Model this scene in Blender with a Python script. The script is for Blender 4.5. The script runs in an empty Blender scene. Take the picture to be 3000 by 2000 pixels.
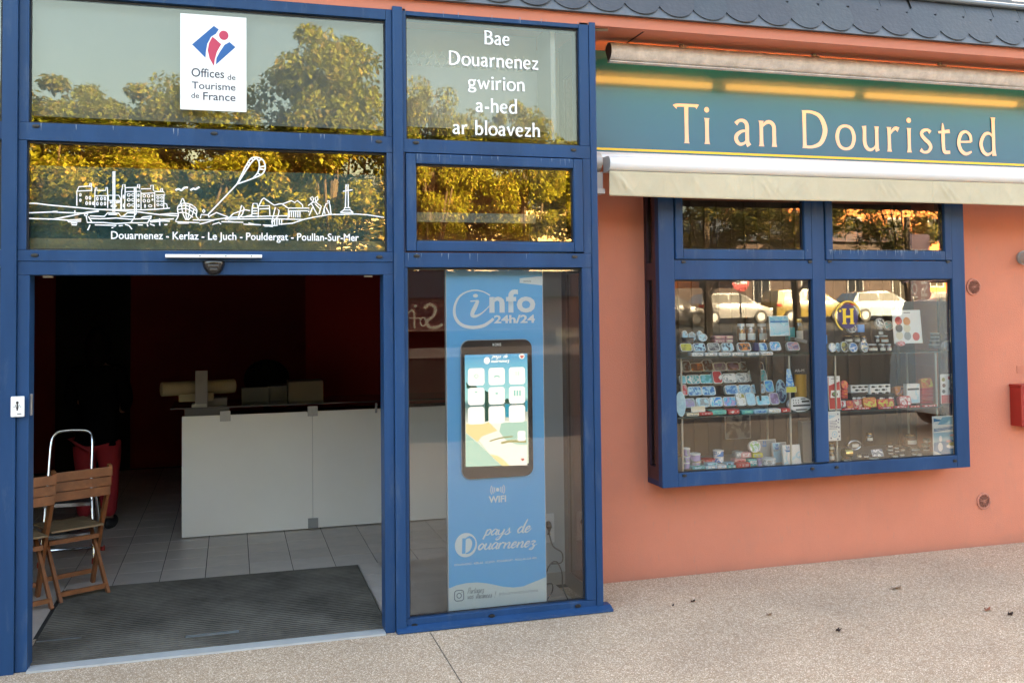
import bpy, bmesh, math, random
from math import sin, cos, pi, radians
from mathutils import Vector, Matrix
random.seed(7)
S = bpy.context.scene
COL = S.collection
# ---------------------------------------------------------------- camera, light, exposure
cam_d = bpy.data.cameras.new('camera')
cam = bpy.data.objects.new('camera', cam_d)
COL.objects.link(cam)
CAM = Vector((0.0, -5.717, 1.908))
yaw, pit, rol = radians(16.335), radians(2.062), radians(0.6494)
fwd = Vector((sin(yaw)*cos(pit), cos(yaw)*cos(pit), sin(pit)))
rgt = Vector((cos(yaw), -sin(yaw), 0))
dwn = fwd.cross(rgt)
r2 = cos(rol)*rgt + sin(rol)*dwn
d2 = -sin(rol)*rgt + cos(rol)*dwn
cam.matrix_world = Matrix(((r2.x, -d2.x, -fwd.x, CAM.x), (r2.y, -d2.y, -fwd.y, CAM.y), (r2.z, -d2.z, -fwd.z, CAM.z), (0, 0, 0, 1)))
cam_d.sensor_width = 36
cam_d.lens = 36*2805.06/3000
cam_d.shift_y = -196.8/3000
cam_d.clip_end = 1000
S.camera = cam
W = bpy.data.worlds.new('World')
S.world = W
W.use_nodes = True
nt = W.node_tree
bg = nt.nodes['Background']
sky = nt.nodes.new('ShaderNodeTexSky')
sky.sky_type = 'NISHITA'
sky.sun_disc = False
EXPO = 4.05
SUN_EL, SUN_AZ = radians(17), radians(32)      # azimuth from +Y towards +X
sky.sun_elevation = SUN_EL
sky.sun_rotation = SUN_AZ
sky.air_density = 1.0
sky.dust_density = 6.0
sky.ozone_density = 0.6
nt.links.new(sky.outputs[0], bg.inputs[0])
bg.inputs[1].default_value = 0.105
sd = bpy.data.lights.new('sun', 'SUN')
sd.energy = 5.0
sd.angle = radians(0.55)
sd.color = (1.0, 0.85, 0.66)
sun = bpy.data.objects.new('sun', sd)
COL.objects.link(sun)
sdir = Vector((sin(SUN_AZ)*cos(SUN_EL), cos(SUN_AZ)*cos(SUN_EL), sin(SUN_EL)))
sun.rotation_euler = sdir.to_track_quat('Z', 'Y').to_euler()
sun.location = sdir*60
S.view_settings.view_transform = 'Standard'
S.view_settings.look = 'None'
S.view_settings.gamma = 1
S.view_settings.exposure = EXPO
S.view_settings.use_white_balance = True
S.view_settings.white_balance_temperature = 7600
S.view_settings.white_balance_tint = 10
S.cycles.max_bounces = 10
S.cycles.diffuse_bounces = 5
S.cycles.transparent_max_bounces = 24
S.cycles.sample_clamp_indirect = 6
S.cycles.caustics_reflective = False
S.cycles.caustics_refractive = False

# ---------------------------------------------------------------- helpers: materials
def srgb(r, g, b):
    f = lambda c: ((c/255+.055)/1.055)**2.4 if c > 10 else c/255/12.92
    return (f(r), f(g), f(b), 1)
MC = {}
def mat(name, col, rough=.6, metal=0, var=0, scale=8, bump=0, bscale=60, coat=0, spec=.5, emit=None, es=0, alpha=1, streak=False):
    if name in MC: return MC[name]
    m = bpy.data.materials.new(name); m.use_nodes = True; N = m.node_tree.nodes; L = m.node_tree.links
    b = N['Principled BSDF']
    if len(col) == 3: col = (*col, 1)
    b.inputs['Base Color'].default_value = col
    b.inputs['Roughness'].default_value = rough
    b.inputs['Metallic'].default_value = metal
    b.inputs['Coat Weight'].default_value = coat
    b.inputs['Coat Roughness'].default_value = .08
    b.inputs['Specular IOR Level'].default_value = spec
    b.inputs['Alpha'].default_value = alpha
    if emit:
        b.inputs['Emission Color'].default_value = (*emit[:3], 1); b.inputs['Emission Strength'].default_value = es/2**EXPO
    tc = N.new('ShaderNodeTexCoord')
    if var:
        mp = N.new('ShaderNodeMapping'); L.new(tc.outputs['Object'], mp.inputs[0])
        if streak: mp.inputs['Scale'].default_value = (1, 1, .12)
        n = N.new('ShaderNodeTexNoise'); n.inputs['Scale'].default_value = scale; n.inputs['Detail'].default_value = 6; n.inputs['Roughness'].default_value = .65
        L.new(mp.outputs[0], n.inputs['Vector'])
        r = N.new('ShaderNodeValToRGB')
        r.color_ramp.elements[0].position = .3; r.color_ramp.elements[1].position = .7
        r.color_ramp.elements[0].color = (*[max(0, c*(1-var)) for c in col[:3]], 1)
        r.color_ramp.elements[1].color = (*[min(1, c*(1+var)) for c in col[:3]], 1)
        L.new(n.outputs[0], r.inputs[0]); L.new(r.outputs[0], b.inputs['Base Color'])
        mr = N.new('ShaderNodeMapRange'); mr.inputs['To Min'].default_value = max(0.03, rough-.12*(var > .05)); mr.inputs['To Max'].default_value = min(1, rough+.12)
        L.new(n.outputs[0], mr.inputs[0]); L.new(mr.outputs[0], b.inputs['Roughness'])
    if bump:
        n2 = N.new('ShaderNodeTexNoise'); n2.inputs['Scale'].default_value = bscale; n2.inputs['Detail'].default_value = 5
        L.new(tc.outputs['Object'], n2.inputs['Vector'])
        bp = N.new('ShaderNodeBump'); bp.inputs['Strength'].default_value = bump; bp.inputs['Distance'].default_value = .01
        L.new(n2.outputs[0], bp.inputs['Height']); L.new(bp.outputs[0], b.inputs['Normal'])
    MC[name] = m
    return m
def glassmat(name, base=.06, tint=(1, 1, 1), trans=(.9, .92, .92), wav=0.0, rough=0.0):
    """pane: see-through plus a mirror reflection that grows at grazing angles; slight waviness"""
    m = bpy.data.materials.new(name); m.use_nodes = True; N = m.node_tree.nodes; L = m.node_tree.links
    N.remove(N['Principled BSDF']); out = N['Material Output']
    t = N.new('ShaderNodeBsdfTransparent'); t.inputs[0].default_value = (*trans, 1)
    g = N.new('ShaderNodeBsdfGlossy'); g.inputs[0].default_value = (*tint, 1); g.inputs['Roughness'].default_value = rough
    fr = N.new('ShaderNodeFresnel'); fr.inputs[0].default_value = 1.5
    ad = N.new('ShaderNodeMath'); ad.operation = 'MULTIPLY_ADD'; ad.inputs[1].default_value = .8; ad.inputs[2].default_value = base
    L.new(fr.outputs[0], ad.inputs[0])
    mx = N.new('ShaderNodeMixShader'); L.new(ad.outputs[0], mx.inputs[0]); L.new(t.outputs[0], mx.inputs[1]); L.new(g.outputs[0], mx.inputs[2])
    L.new(mx.outputs[0], out.inputs[0])
    if wav:
        tc = N.new('ShaderNodeTexCoord'); n = N.new('ShaderNodeTexNoise'); n.inputs['Scale'].default_value = 2.2; n.inputs['Detail'].default_value = 1
        L.new(tc.outputs['Object'], n.inputs['Vector'])
        bp = N.new('ShaderNodeBump'); bp.inputs['Strength'].default_value = wav; bp.inputs['Distance'].default_value = .01
        L.new(n.outputs[0], bp.inputs['Height']); L.new(bp.outputs[0], g.inputs['Normal'])
    MC[name] = m
    return m
def printmat(name, c1, c2, c3=None, scale=18, rough=.3):
    """printed artwork: soft patches of two or three inks"""
    if name in MC: return MC[name]
    m = bpy.data.materials.new(name); m.use_nodes = True; N = m.node_tree.nodes; L = m.node_tree.links
    b = N['Principled BSDF']; b.inputs['Roughness'].default_value = rough
    tc = N.new('ShaderNodeTexCoord'); oi = N.new('ShaderNodeObjectInfo')
    vm = N.new('ShaderNodeVectorMath'); vm.operation = 'ADD'; cb = N.new('ShaderNodeCombineXYZ')
    mu = N.new('ShaderNodeMath'); mu.operation = 'MULTIPLY'; mu.inputs[1].default_value = 37
    L.new(oi.outputs['Random'], mu.inputs[0]); L.new(mu.outputs[0], cb.inputs[0]); L.new(mu.outputs[0], cb.inputs[2])
    L.new(tc.outputs['Object'], vm.inputs[0]); L.new(cb.outputs[0], vm.inputs[1])
    n = N.new('ShaderNodeTexNoise'); n.inputs['Scale'].default_value = scale; n.inputs['Detail'].default_value = 2; n.inputs['Distortion'].default_value = 1.2
    L.new(vm.outputs[0], n.inputs['Vector'])
    r = N.new('ShaderNodeValToRGB'); r.color_ramp.interpolation = 'EASE'
    e = r.color_ramp.elements; e[0].position = .42; e[0].color = c1; e[1].position = .56; e[1].color = c2
    if c3: q = e.new(.5); q.color = c3
    L.new(n.outputs[0], r.inputs[0]); L.new(r.outputs[0], b.inputs['Base Color'])
    MC[name] = m
    return m
# ---------------------------------------------------------------- helpers: geometry
def box(bm, x0, x1, y0, y1, z0, z1, bev=0):
    vs = [bm.verts.new((x, y, z)) for x in (x0, x1) for y in (y0, y1) for z in (z0, z1)]
    fs = [(0, 1, 3, 2), (4, 6, 7, 5), (0, 4, 5, 1), (2, 3, 7, 6), (0, 2, 6, 4), (1, 5, 7, 3)]
    F = [bm.faces.new([vs[i] for i in f]) for f in fs]
    if bev:
        es = list({e for f in F for e in f.edges})
        bmesh.ops.bevel(bm, geom=es, offset=bev, segments=2, affect='EDGES', profile=.6)
    return vs
def tube(bm, pts, r, n=10, cap=True, closed=False):
    pts = [Vector(p) for p in pts]; rings = []
    R = r if isinstance(r, (list, tuple)) else [r]*len(pts)
    up = Vector((0, 0, 1))
    m = len(pts)
    for i, p in enumerate(pts):
        if closed: t = pts[(i+1) % m]-pts[i-1]
        else: t = pts[min(i+1, m-1)]-pts[max(i-1, 0)]
        t.normalize()
        a = t.cross(up)
        if a.length < .15: a = t.cross(Vector((0, 1, 0)))
        a.normalize(); b = t.cross(a)
        rings.append([bm.verts.new(p+R[i]*(cos(2*pi*k/n)*a+sin(2*pi*k/n)*b)) for k in range(n)])
    for i in range(m if closed else m-1):
        A, B = rings[i], rings[(i+1) % m]
        for k in range(n): bm.faces.new((A[k], A[(k+1) % n], B[(k+1) % n], B[k]))
    if cap and not closed:
        bm.faces.new(rings[0][::-1]); bm.faces.new(rings[-1])
def lathe(bm, prof, c=(0, 0, 0), n=20, axis='Z'):
    rings = []
    for r, h in prof:
        ring = []
        for k in range(n):
            a = 2*pi*k/n
            if axis == 'Z': v = (c[0]+r*cos(a), c[1]+r*sin(a), c[2]+h)
            elif axis == 'Y': v = (c[0]+r*cos(a), c[1]+h, c[2]+r*sin(a))
            else: v = (c[0]+h, c[1]+r*cos(a), c[2]+r*sin(a))
            ring.append(bm.verts.new(v))
        rings.append(ring)
    for A, B in zip(rings, rings[1:]):
        for k in range(n): bm.faces.new((A[k], A[(k+1) % n], B[(k+1) % n], B[k]))
    if prof[0][0] > 1e-4: bm.faces.new(rings[0][::-1])
    if prof[-1][0] > 1e-4: bm.faces.new(rings[-1])
def prism(bm, pts, y0, y1):
    """outline in X,Z pushed from y0 to y1"""
    A = [bm.verts.new((p[0], y0, p[1])) for p in pts]; B = [bm.verts.new((p[0], y1, p[1])) for p in pts]
    bm.faces.new(A); bm.faces.new(B[::-1]); n = len(pts)
    for k in range(n): bm.faces.new((A[k], B[k], B[(k+1) % n], A[(k+1) % n]))
def prismx(bm, pts, x0, x1):
    A = [bm.verts.new((x0, p[0], p[1])) for p in pts]; B = [bm.verts.new((x1, p[0], p[1])) for p in pts]
    bm.faces.new(A); bm.faces.new(B[::-1]); n = len(pts)
    for k in range(n): bm.faces.new((A[k], B[k], B[(k+1) % n], A[(k+1) % n]))
def rrect(cx, cz, w, h, r, n=5):
    out = []
    r = min(r, w/2, h/2)
    for (sx, sz, a0) in ((1, 1, 0), (-1, 1, 90), (-1, -1, 180), (1, -1, 270)):
        for k in range(n+1):
            a = radians(a0+90*k/n); out.append((cx+sx*(w/2-r)+r*cos(a), cz+sz*(h/2-r)+r*sin(a)))
    return out
def ell(cx, cz, rx, rz, n=28): return [(cx+rx*cos(2*pi*k/n), cz+rz*sin(2*pi*k/n)) for k in range(n)]
def sheet(bm, pts, y):
    bm.faces.new([bm.verts.new((p[0], y, p[1])) for p in pts])
def obj(name, bm, m, parent=None, smooth=False, loc=None):
    if isinstance(bm, bpy.types.Mesh): me = bm
    else:
        bmesh.ops.recalc_face_normals(bm, faces=bm.faces)
        me = bpy.data.meshes.new(name); bm.to_mesh(me); bm.free()
    if m and not me.materials:
        for q in (m if isinstance(m, (list, tuple)) else [m]): me.materials.append(q)
    if smooth:
        for p in me.polygons: p.use_smooth = True
        try: me.set_sharp_from_angle(angle=radians(38))
        except Exception: pass
    o = bpy.data.objects.new(name, me); COL.objects.link(o)
    if parent: o.parent = parent
    if loc: o.location = loc
    return o
def tag(o, label=None, cat=None, group=None, kind=None):
    for k, v in (('label', label), ('category', cat), ('group', group), ('kind', kind)):
        if v: o[k] = v
    return o
def thing(name, label, cat, loc=(0, 0, 0), rz=0, group=None):
    o = bpy.data.objects.new(name, None); COL.objects.link(o); o.location = loc; o.rotation_euler = (0, 0, rz)
    o.empty_display_size = .1
    return tag(o, label, cat, group)
def copy_tree(o, parent=None):
    c = o.copy(); COL.objects.link(c); c.parent = parent
    for ch in o.children: copy_tree(ch, c)
    return c
def B(): return bmesh.new()
def each(name, m, parent, *bs, bev=0):
    return [boxes(name, m, parent, b, bev=bev) for b in bs]
def boxes(name, m, parent, *bs, bev=0):
    bm = B()
    for b in bs: box(bm, *b, bev=bev)
    return obj(name, bm, m, parent)
# ---------------------------------------------------------------- helpers: lettering
def crom(P, n=7, closed=False):
    out = []; m = len(P)
    if m < 3 and not closed: return [tuple(p) for p in P]
    rng = range(m if closed else m-1)
    for i in rng:
        g = (lambda j: P[j % m]) if closed else (lambda j: P[max(0, min(m-1, j))])
        a, b, c, d = g(i-1), g(i), g(i+1), g(i+2)
        for k in range(n):
            t = k/n
            out.append(tuple(.5*(2*b[q]+(c[q]-a[q])*t+(2*a[q]-5*b[q]+4*c[q]-d[q])*t*t+(-a[q]+3*b[q]-3*c[q]+d[q])*t**3) for q in range(len(b))))
    if not closed: out.append(tuple(P[-1]))
    return out
class Ink:
    """flat strokes; every stroke sits a hair in front of the last, so none share a plane"""
    def __init__(s, y, step=.00012): s.bm = B(); s.y = y; s.step = step
    def stroke(s, P, closed=False):
        m = len(P); A = []; s.y -= s.step
        for i in range(m):
            if closed: q0, q1 = P[i-1], P[(i+1) % m]
            else: q0, q1 = P[max(0, i-1)], P[min(m-1, i+1)]
            dx, dz = q1[0]-q0[0], q1[1]-q0[1]; l = math.hypot(dx, dz) or 1
            w = P[i][2]/2; nx, nz = -dz/l*w, dx/l*w
            yy = s.y-i*s.step*.08; A.append((s.bm.verts.new((P[i][0]+nx, yy, P[i][1]+nz)), s.bm.verts.new((P[i][0]-nx, yy, P[i][1]-nz))))
        s.y -= m*s.step*.08
        for i in range(m if closed else m-1):
            a, b = A[i], A[(i+1) % m]
            try: s.bm.faces.new((a[0], a[1], b[1], b[0]))
            except ValueError: pass
    def line(s, pts, w, smooth=False, closed=False):
        P = [(p[0], p[1], w) for p in pts]
        if smooth: P = crom(P, 5, closed)
        s.stroke(P, closed)
    def poly(s, pts):
        s.y -= s.step; sheet(s.bm, pts, s.y)
    def glyphs(s, txt, x, z, h, font, sx=1, wt=1, track=.1, slope=0, slant=0):
        for ch in txt:
            if ch == ' ': x += .38*h*sx; continue
            adv, strokes = font[ch]
            for st in strokes:
                if st[0] == 'dot':
                    s.poly(ell(x+st[1]*h*sx, z+st[2]*h+slope*(x), st[3]*h*(.6+.4*sx)*min(wt, 1.15), st[3]*h*min(wt, 1.15), 14)); continue
                closed = st[0] == 'c'; pts = st[1:] if closed else st
                P = [(x+(p[0]+slant*p[1])*h*sx, z+p[1]*h, p[2]*h*wt) for p in pts]
                s.stroke(crom(P, 6, closed), closed)
            x += (adv+track)*h*sx
        return x
    def done(s, name, m, parent): return obj(name, s.bm, m, parent)
def gwidth(txt, h, font, sx, track=.1):
    return sum(.38*h*sx if c == ' ' else (font[c][0]+track)*h*sx for c in txt)-track*h*sx
st_ = lambda x, top, b=0: [(x, top, .16), (x, top-.1, .115), (x, .12, .115), (x, b, .165)]
FLARE = {
 'T': (.7, [[(0, .90, .15), (.07, .945, .085), (.35, .955, .08), (.63, .955, .085), (.7, .93, .15)], st_(.35, .95)]),
 'i': (.2, [st_(.1, .66), ('dot', .1, .87, .075)]),
 'a': (.46, [[(.05, .55, .12), (.14, .635, .085), (.26, .635, .1), (.335, .54, .115), (.34, .3, .115), (.345, .1, .12), (.39, 0, .14)],
        [(.33, .38, .06), (.2, .365, .08), (.07, .26, .11), (.06, .13, .115), (.15, .035, .09), (.27, .07, .07), (.33, .16, .06)]]),
 'n': (.5, [st_(.08, .66), [(.1, .5, .04), (.2, .61, .09), (.31, .635, .105), (.405, .54, .115), (.415, .3, .115), (.415, .1, .125), (.415, 0, .165)]]),
 'm': (.8, [st_(.08, .66), [(.1, .5, .04), (.2, .61, .09), (.29, .62, .105), (.37, .52, .115), (.38, .3, .115), (.38, 0, .165)], [(.4, .5, .04), (.5, .61, .09), (.6, .62, .105), (.68, .52, .115), (.69, .3, .115), (.69, 0, .165)]]),
 'h': (.5, [st_(.08, 1.03), [(.1, .5, .04), (.2, .61, .09), (.31, .635, .105), (.405, .54, .115), (.415, .3, .115), (.415, .1, .125), (.415, 0, .165)]]),
 'D': (.74, [st_(.09, .99), [(.06, .955, .075), (.3, .95, .085), (.52, .83, .125), (.63, .5, .15), (.52, .17, .125), (.3, .045, .085), (.06, .04, .075)]]),
 'B': (.6, [st_(.09, .99), [(.06, .955, .07), (.28, .95, .085), (.44, .86, .12), (.44, .66, .12), (.28, .54, .08), (.09, .53, .06)], [(.26, .54, .06), (.42, .48, .1), (.53, .3, .14), (.43, .09, .12), (.26, .04, .085), (.06, .04, .07)]]),
 'o': (.52, [('c', (.26, .635, .08), (.1, .56, .1), (.035, .33, .12), (.1, .1, .1), (.26, .025, .08), (.42, .1, .1), (.485, .33, .12), (.42, .56, .1))]),
 'u': (.5, [[(.07, .66, .15), (.08, .55, .115), (.08, .22, .12), (.14, .07, .11), (.24, .03, .085), (.34, .09, .06), (.4, .2, .05)], [(.41, .66, .15), (.41, .55, .115), (.41, .1, .12), (.43, 0, .14)]]),
 'r': (.36, [st_(.08, .66), [(.1, .46, .04), (.18, .58, .08), (.26, .635, .1), (.34, .60, .15)]]),
 's': (.38, [[(.33, .57, .12), (.25, .635, .08), (.12, .6, .1), (.08, .5, .11), (.17, .38, .12), (.28, .28, .12), (.33, .16, .11), (.25, .045, .09), (.13, .025, .08), (.04, .09, .12)]]),
 't': (.36, [[(.13, .84, .03), (.14, .62, .11), (.14, .2, .115), (.18, .055, .11), (.33, .05, .09)], [(0, .585, .06), (.14, .6, .09), (.33, .63, .11)]]),
 'e': (.48, [[(.07, .35, .06), (.25, .355, .06), (.41, .37, .065)], [(.41, .36, .09), (.385, .54, .1), (.26, .635, .08), (.12, .56, .11), (.05, .33, .12), (.11, .12, .12), (.25, .025, .1), (.42, .09, .05)]]),
 'd': (.52, [[(.42, .5, .04), (.3, .62, .08), (.15, .57, .1), (.05, .34, .12), (.1, .12, .12), (.22, .03, .095), (.34, .08, .06), (.42, .18, .05)], [(.42, 1.07, .17), (.42, .95, .115), (.42, .5, .115), (.422, .15, .12), (.43, 0, .155)]]),
 'b': (.52, [[(.1, .5, .04), (.22, .62, .08), (.37, .57, .1), (.46, .34, .12), (.41, .12, .12), (.29, .03, .095), (.16, .06, .06), (.1, .14, .05)], [(.09, 1.05, .16), (.09, .93, .115), (.09, .12, .115), (.08, .02, .1)]]),
 'l': (.2, [st_(.1, 1.05)]),
 'v': (.48, [[(.03, .66, .17), (.1, .5, .12), (.235, .02, .1)], [(.45, .66, .14), (.38, .5, .08), (.245, .02, .07)]]),
 'w': (.72, [[(.03, .66, .17), (.09, .5, .12), (.2, .02, .1)], [(.36, .6, .06), (.32, .45, .07), (.21, .02, .07)], [(.35, .6, .1), (.4, .45, .11), (.51, .02, .1)], [(.69, .66, .14), (.63, .5, .08), (.52, .02, .07)]]),
 'z': (.42, [[(.03, .62, .1), (.2, .6, .09), (.39, .615, .08)], [(.37, .61, .09), (.05, .05, .09)], [(.03, .04, .08), (.22, .05, .09), (.4, .05, .13)]]),
 'g': (.5, [('c', (.22, .64, .07), (.09, .58, .1), (.06, .44, .1), (.1, .3, .09), (.22, .25, .07), (.34, .3, .09), (.38, .44, .1), (.34, .58, .1)), [(.33, .58, .06), (.42, .63, .08), (.48, .62, .1)], [(.15, .28, .05), (.08, .18, .08), (.14, .09, .09), (.32, .06, .11), (.43, -.03, .11), (.38, -.17, .1), (.22, -.22, .08), (.06, -.17, .09), (.05, -.05, .08), (.14, .06, .06)]]),
 '-': (.3, [[(.02, .32, .12), (.28, .32, .12)]]),
}
def text_mesh(txt, bold=0.0, shear=0.0, space=1.0):
    cu = bpy.data.curves.new('t', 'FONT'); cu.body = txt; cu.size = 1; cu.offset = bold; cu.shear = shear; cu.space_character = space; cu.resolution_u = 3
    o = bpy.data.objects.new('t', cu); COL.objects.link(o)
    me = bpy.data.meshes.new_from_object(o.evaluated_get(bpy.context.evaluated_depsgraph_get()))
    bpy.data.objects.remove(o); bpy.data.curves.remove(cu)
    return me
def text(name, txt, x0, z0, w, h, y, m, parent, bold=0.0, shear=0.0, space=1.0, slope=0.0, mirror=False):
    """typeset text stretched to the box x0..x0+w, z0..z0+h on the plane y"""
    me = text_mesh(txt, bold, shear, space)
    if not me.vertices: return None
    xs = [v.co.x for v in me.vertices]; ys = [v.co.y for v in me.vertices]
    a, b, c, d = min(xs), max(xs), min(ys), max(ys)
    for v in me.vertices:
        u = (v.co.x-a)/(b-a); t = (v.co.y-c)/(d-c)
        if mirror: u = 1-u
        v.co = (x0+u*w, y, z0+t*h+slope*u*w)
    me.materials.clear(); me.materials.append(m)
    return obj(name, me, None, parent)
# ================================================================ materials
CORAL = mat('coral_render', (.60, .210, .130), .85, var=.05, scale=2.2, bump=.25, bscale=140)
CORALP = mat('coral_paint', (.54, .17, .10), .55, var=.06, scale=3)
BLUE = mat('blue_powder_coat', (.014, .054, .140), .38, var=.2, scale=3.5, streak=True, spec=.2)
def wear(m, c, lo, hi, fac, sc, zs):
    N = m.node_tree.nodes; L = m.node_tree.links; b = N['Principled BSDF']; src = b.inputs['Base Color'].links[0].from_socket
    tc = N.new('ShaderNodeTexCoord'); mp = N.new('ShaderNodeMapping'); mp.inputs['Scale'].default_value = (1, 1, zs); L.new(tc.outputs['Object'], mp.inputs[0])
    n = N.new('ShaderNodeTexNoise'); n.inputs['Scale'].default_value = sc; n.inputs['Detail'].default_value = 8; n.inputs['Roughness'].default_value = .7; L.new(mp.outputs[0], n.inputs['Vector'])
    r = N.new('ShaderNodeMapRange'); r.inputs['From Min'].default_value = lo; r.inputs['From Max'].default_value = hi; r.inputs['To Max'].default_value = fac; L.new(n.outputs[0], r.inputs[0])
    mx = N.new('ShaderNodeMix'); mx.data_type = 'RGBA'; L.new(r.outputs[0], mx.inputs[0]); L.new(src, mx.inputs[6]); mx.inputs[7].default_value = (*c, 1); L.new(mx.outputs[2], b.inputs['Base Color'])
wear(BLUE, (.10, .14, .20), .56, .78, .55, 9, .22)
wear(CORAL, (.42, .20, .14), .52, .75, .30, 3.5, .30)
wear(CORAL, (.33, .22, .17), .60, .72, .35, 38, .25)
BLUED = mat('blue_powder_coat_inner', (.013, .035, .10), .45, spec=.3)
GASK = mat('black_gasket', (.012, .012, .014), .6)
ALU = mat('brushed_aluminium', (.62, .62, .6), .32, metal=.9, var=.1, scale=20)
CHROME = mat('chromed_tube', (.75, .75, .75), .15, metal=1)
WHITE = mat('white_plastic', (.8, .8, .78), .35)
VINYL = mat('white_vinyl', (.86, .87, .88), .5)
SLATE = mat('slate', (.118, .135, .15), .42, var=.22, scale=5, bump=.35, bscale=35)
SLATE2 = mat('slate_dark', (.095, .108, .12), .45, var=.22, scale=6, bump=.35, bscale=35)
ZINC = mat('zinc_flashing', (.15, .175, .195), .3, metal=.5, var=.12, scale=4)
BLACK = mat('black_plastic', (.012, .012, .013), .35)
DARK = mat('dark_grey_plastic', (.05, .05, .05), .4)
REDW = mat('dark_red_interior_wall', (.22, .010, .010), .75, var=.1, scale=1.5)
# ================================================================ ground
bm = B()
N_ = 60
def gz(x, y): return 0 if y > -12 else min(2.6, (-12-y)*.05)
ys = [0.55, -12, -20, -30, -40, -64, -120, -400]; xs = [-400, -60, -20, 0, 20, 60, 120, 400]
V = {(i, j): bm.verts.new((x, y, gz(x, y))) for i, x in enumerate(xs) for j, y in enumerate(ys)}
for i in range(len(xs)-1):
    for j in range(len(ys)-1): bm.faces.new((V[i, j], V[i+1, j], V[i+1, j+1], V[i, j+1]))
def groundmat():
    m = bpy.data.materials.new('exposed_aggregate'); m.use_nodes = True; N = m.node_tree.nodes; L = m.node_tree.links; b = N['Principled BSDF']
    tc = N.new('ShaderNodeTexCoord')
    wn = N.new('ShaderNodeTexNoise'); wn.inputs['Scale'].default_value = 60; wn.inputs['Detail'].default_value = 2; L.new(tc.outputs['Object'], wn.inputs['Vector'])
    mxv = N.new('ShaderNodeMix'); mxv.data_type = 'RGBA'; mxv.blend_type = 'LINEAR_LIGHT'; mxv.inputs[0].default_value = .012
    L.new(tc.outputs['Object'], mxv.inputs[6]); L.new(wn.outputs['Color'], mxv.inputs[7])
    v = N.new('ShaderNodeTexVoronoi'); v.inputs['Scale'].default_value = 100; L.new(mxv.outputs[2], v.inputs['Vector'])
    v2 = N.new('ShaderNodeTexVoronoi'); v2.feature = 'DISTANCE_TO_EDGE'; v2.inputs['Scale'].default_value = 100; L.new(mxv.outputs[2], v2.inputs['Vector'])
    sep = N.new('ShaderNodeSeparateColor'); L.new(v.outputs['Color'], sep.inputs[0])
    r = N.new('ShaderNodeValToRGB'); e = r.color_ramp.elements; e[0].position = 0; e[0].color = (.42, .29, .19, 1); e[1].position = 1; e[1].color = (.86, .72, .57, 1)
    for p, c in ((.12, (.58, .42, .29, 1)), (.35, (.70, .54, .40, 1)), (.6, (.76, .61, .47, 1)), (.85, (.84, .70, .56, 1))): q = e.new(p); q.color = c
    L.new(sep.outputs[0], r.inputs[0])
    er = N.new('ShaderNodeValToRGB'); er.color_ramp.elements[0].position = .02; er.color_ramp.elements[1].position = .25
    er.color_ramp.elements[0].color = (0, 0, 0, 1); L.new(v2.outputs['Distance'], er.inputs[0])
    mu = N.new('ShaderNodeMix'); mu.data_type = 'RGBA'; mu.blend_type = 'MIX'; L.new(er.outputs[0], mu.inputs[0])
    mu.inputs[6].default_value = (.30, .20, .13, 1); L.new(r.outputs[0], mu.inputs[7])
    bn = N.new('ShaderNodeTexNoise'); bn.inputs['Scale'].default_value = 1.3; bn.inputs['Detail'].default_value = 5; L.new(tc.outputs['Object'], bn.inputs['Vector'])
    br = N.new('ShaderNodeValToRGB'); br.color_ramp.elements[0].color = (.90, .87, .84, 1); br.color_ramp.elements[0].position = .3; br.color_ramp.elements[1].position = .7; br.color_ramp.elements[1].color = (1.12, 1.08, 1.03, 1); L.new(bn.outputs[0], br.inputs[0])
    m2 = N.new('ShaderNodeMix'); m2.data_type = 'RGBA'; m2.blend_type = 'MULTIPLY'; m2.inputs[0].default_value = 1; L.new(mu.outputs[2], m2.inputs[6]); L.new(br.outputs[0], m2.inputs[7])
    L.new(m2.outputs[2], b.inputs['Base Color']); b.inputs['Roughness'].default_value = .75
    bp = N.new('ShaderNodeBump'); bp.inputs['Strength'].default_value = .9; bp.inputs['Distance'].default_value = .004
    L.new(v2.outputs['Distance'], bp.inputs['Height']); L.new(bp.outputs[0], b.inputs['Normal'])
    return m
AGG = groundmat()
tag(obj('ground', bm, AGG), kind='structure')
boxes('pavement_joint', mat('joint', (.09, .07, .055), .9), None, (1.125, 1.129, -7.7, -.07, .0004, .002)); o = bpy.data.objects['pavement_joint']; tag(o, kind='structure')
# road and terrace floor across
# ================================================================ the building
bld = thing('tourist_office_building', 'single storey coral rendered building with slate eaves holding the blue framed entrance and shop window', 'building')
# coral wall, with an opening for the projecting window (X 2.9-5.37, Z .70-2.72)
WY = .62
wall = boxes('wall', CORAL, bld, (2.25, 2.90, WY, .9, -.1, 3.74), (5.37, 14, WY, .9, -.1, 3.74), (2.90, 5.37, WY, .9, -.1, .70), (2.90, 5.37, WY, .9, 2.72, 3.74),
             (-14, -3.4, WY, .9, -.1, 3.74), (-14, -13.7, .9, 11, -.1, 3.74), (13.7, 14, .9, 11, -.1, 3.74), (-14, 14, 11, 11.3, -.1, 3.74))
# soffit and fascia
boxes('soffit', CORALP, bld, (2.256, 14, .055, .90, 3.742, 3.76), (-14, 2.25, .055, .90, 3.752, 3.77))
fx = boxes('fascia', CORALP, bld, (-14, 14, .0, .052, 3.728, 3.80))
# dark strip painted for the shade in an open soffit joint
boxes('soffit_joint', mat('joint_shadow', (.05, .015, .01), .9), bld, (2.63, 2.64, .06, .6, 3.738, 3.7415))
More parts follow.
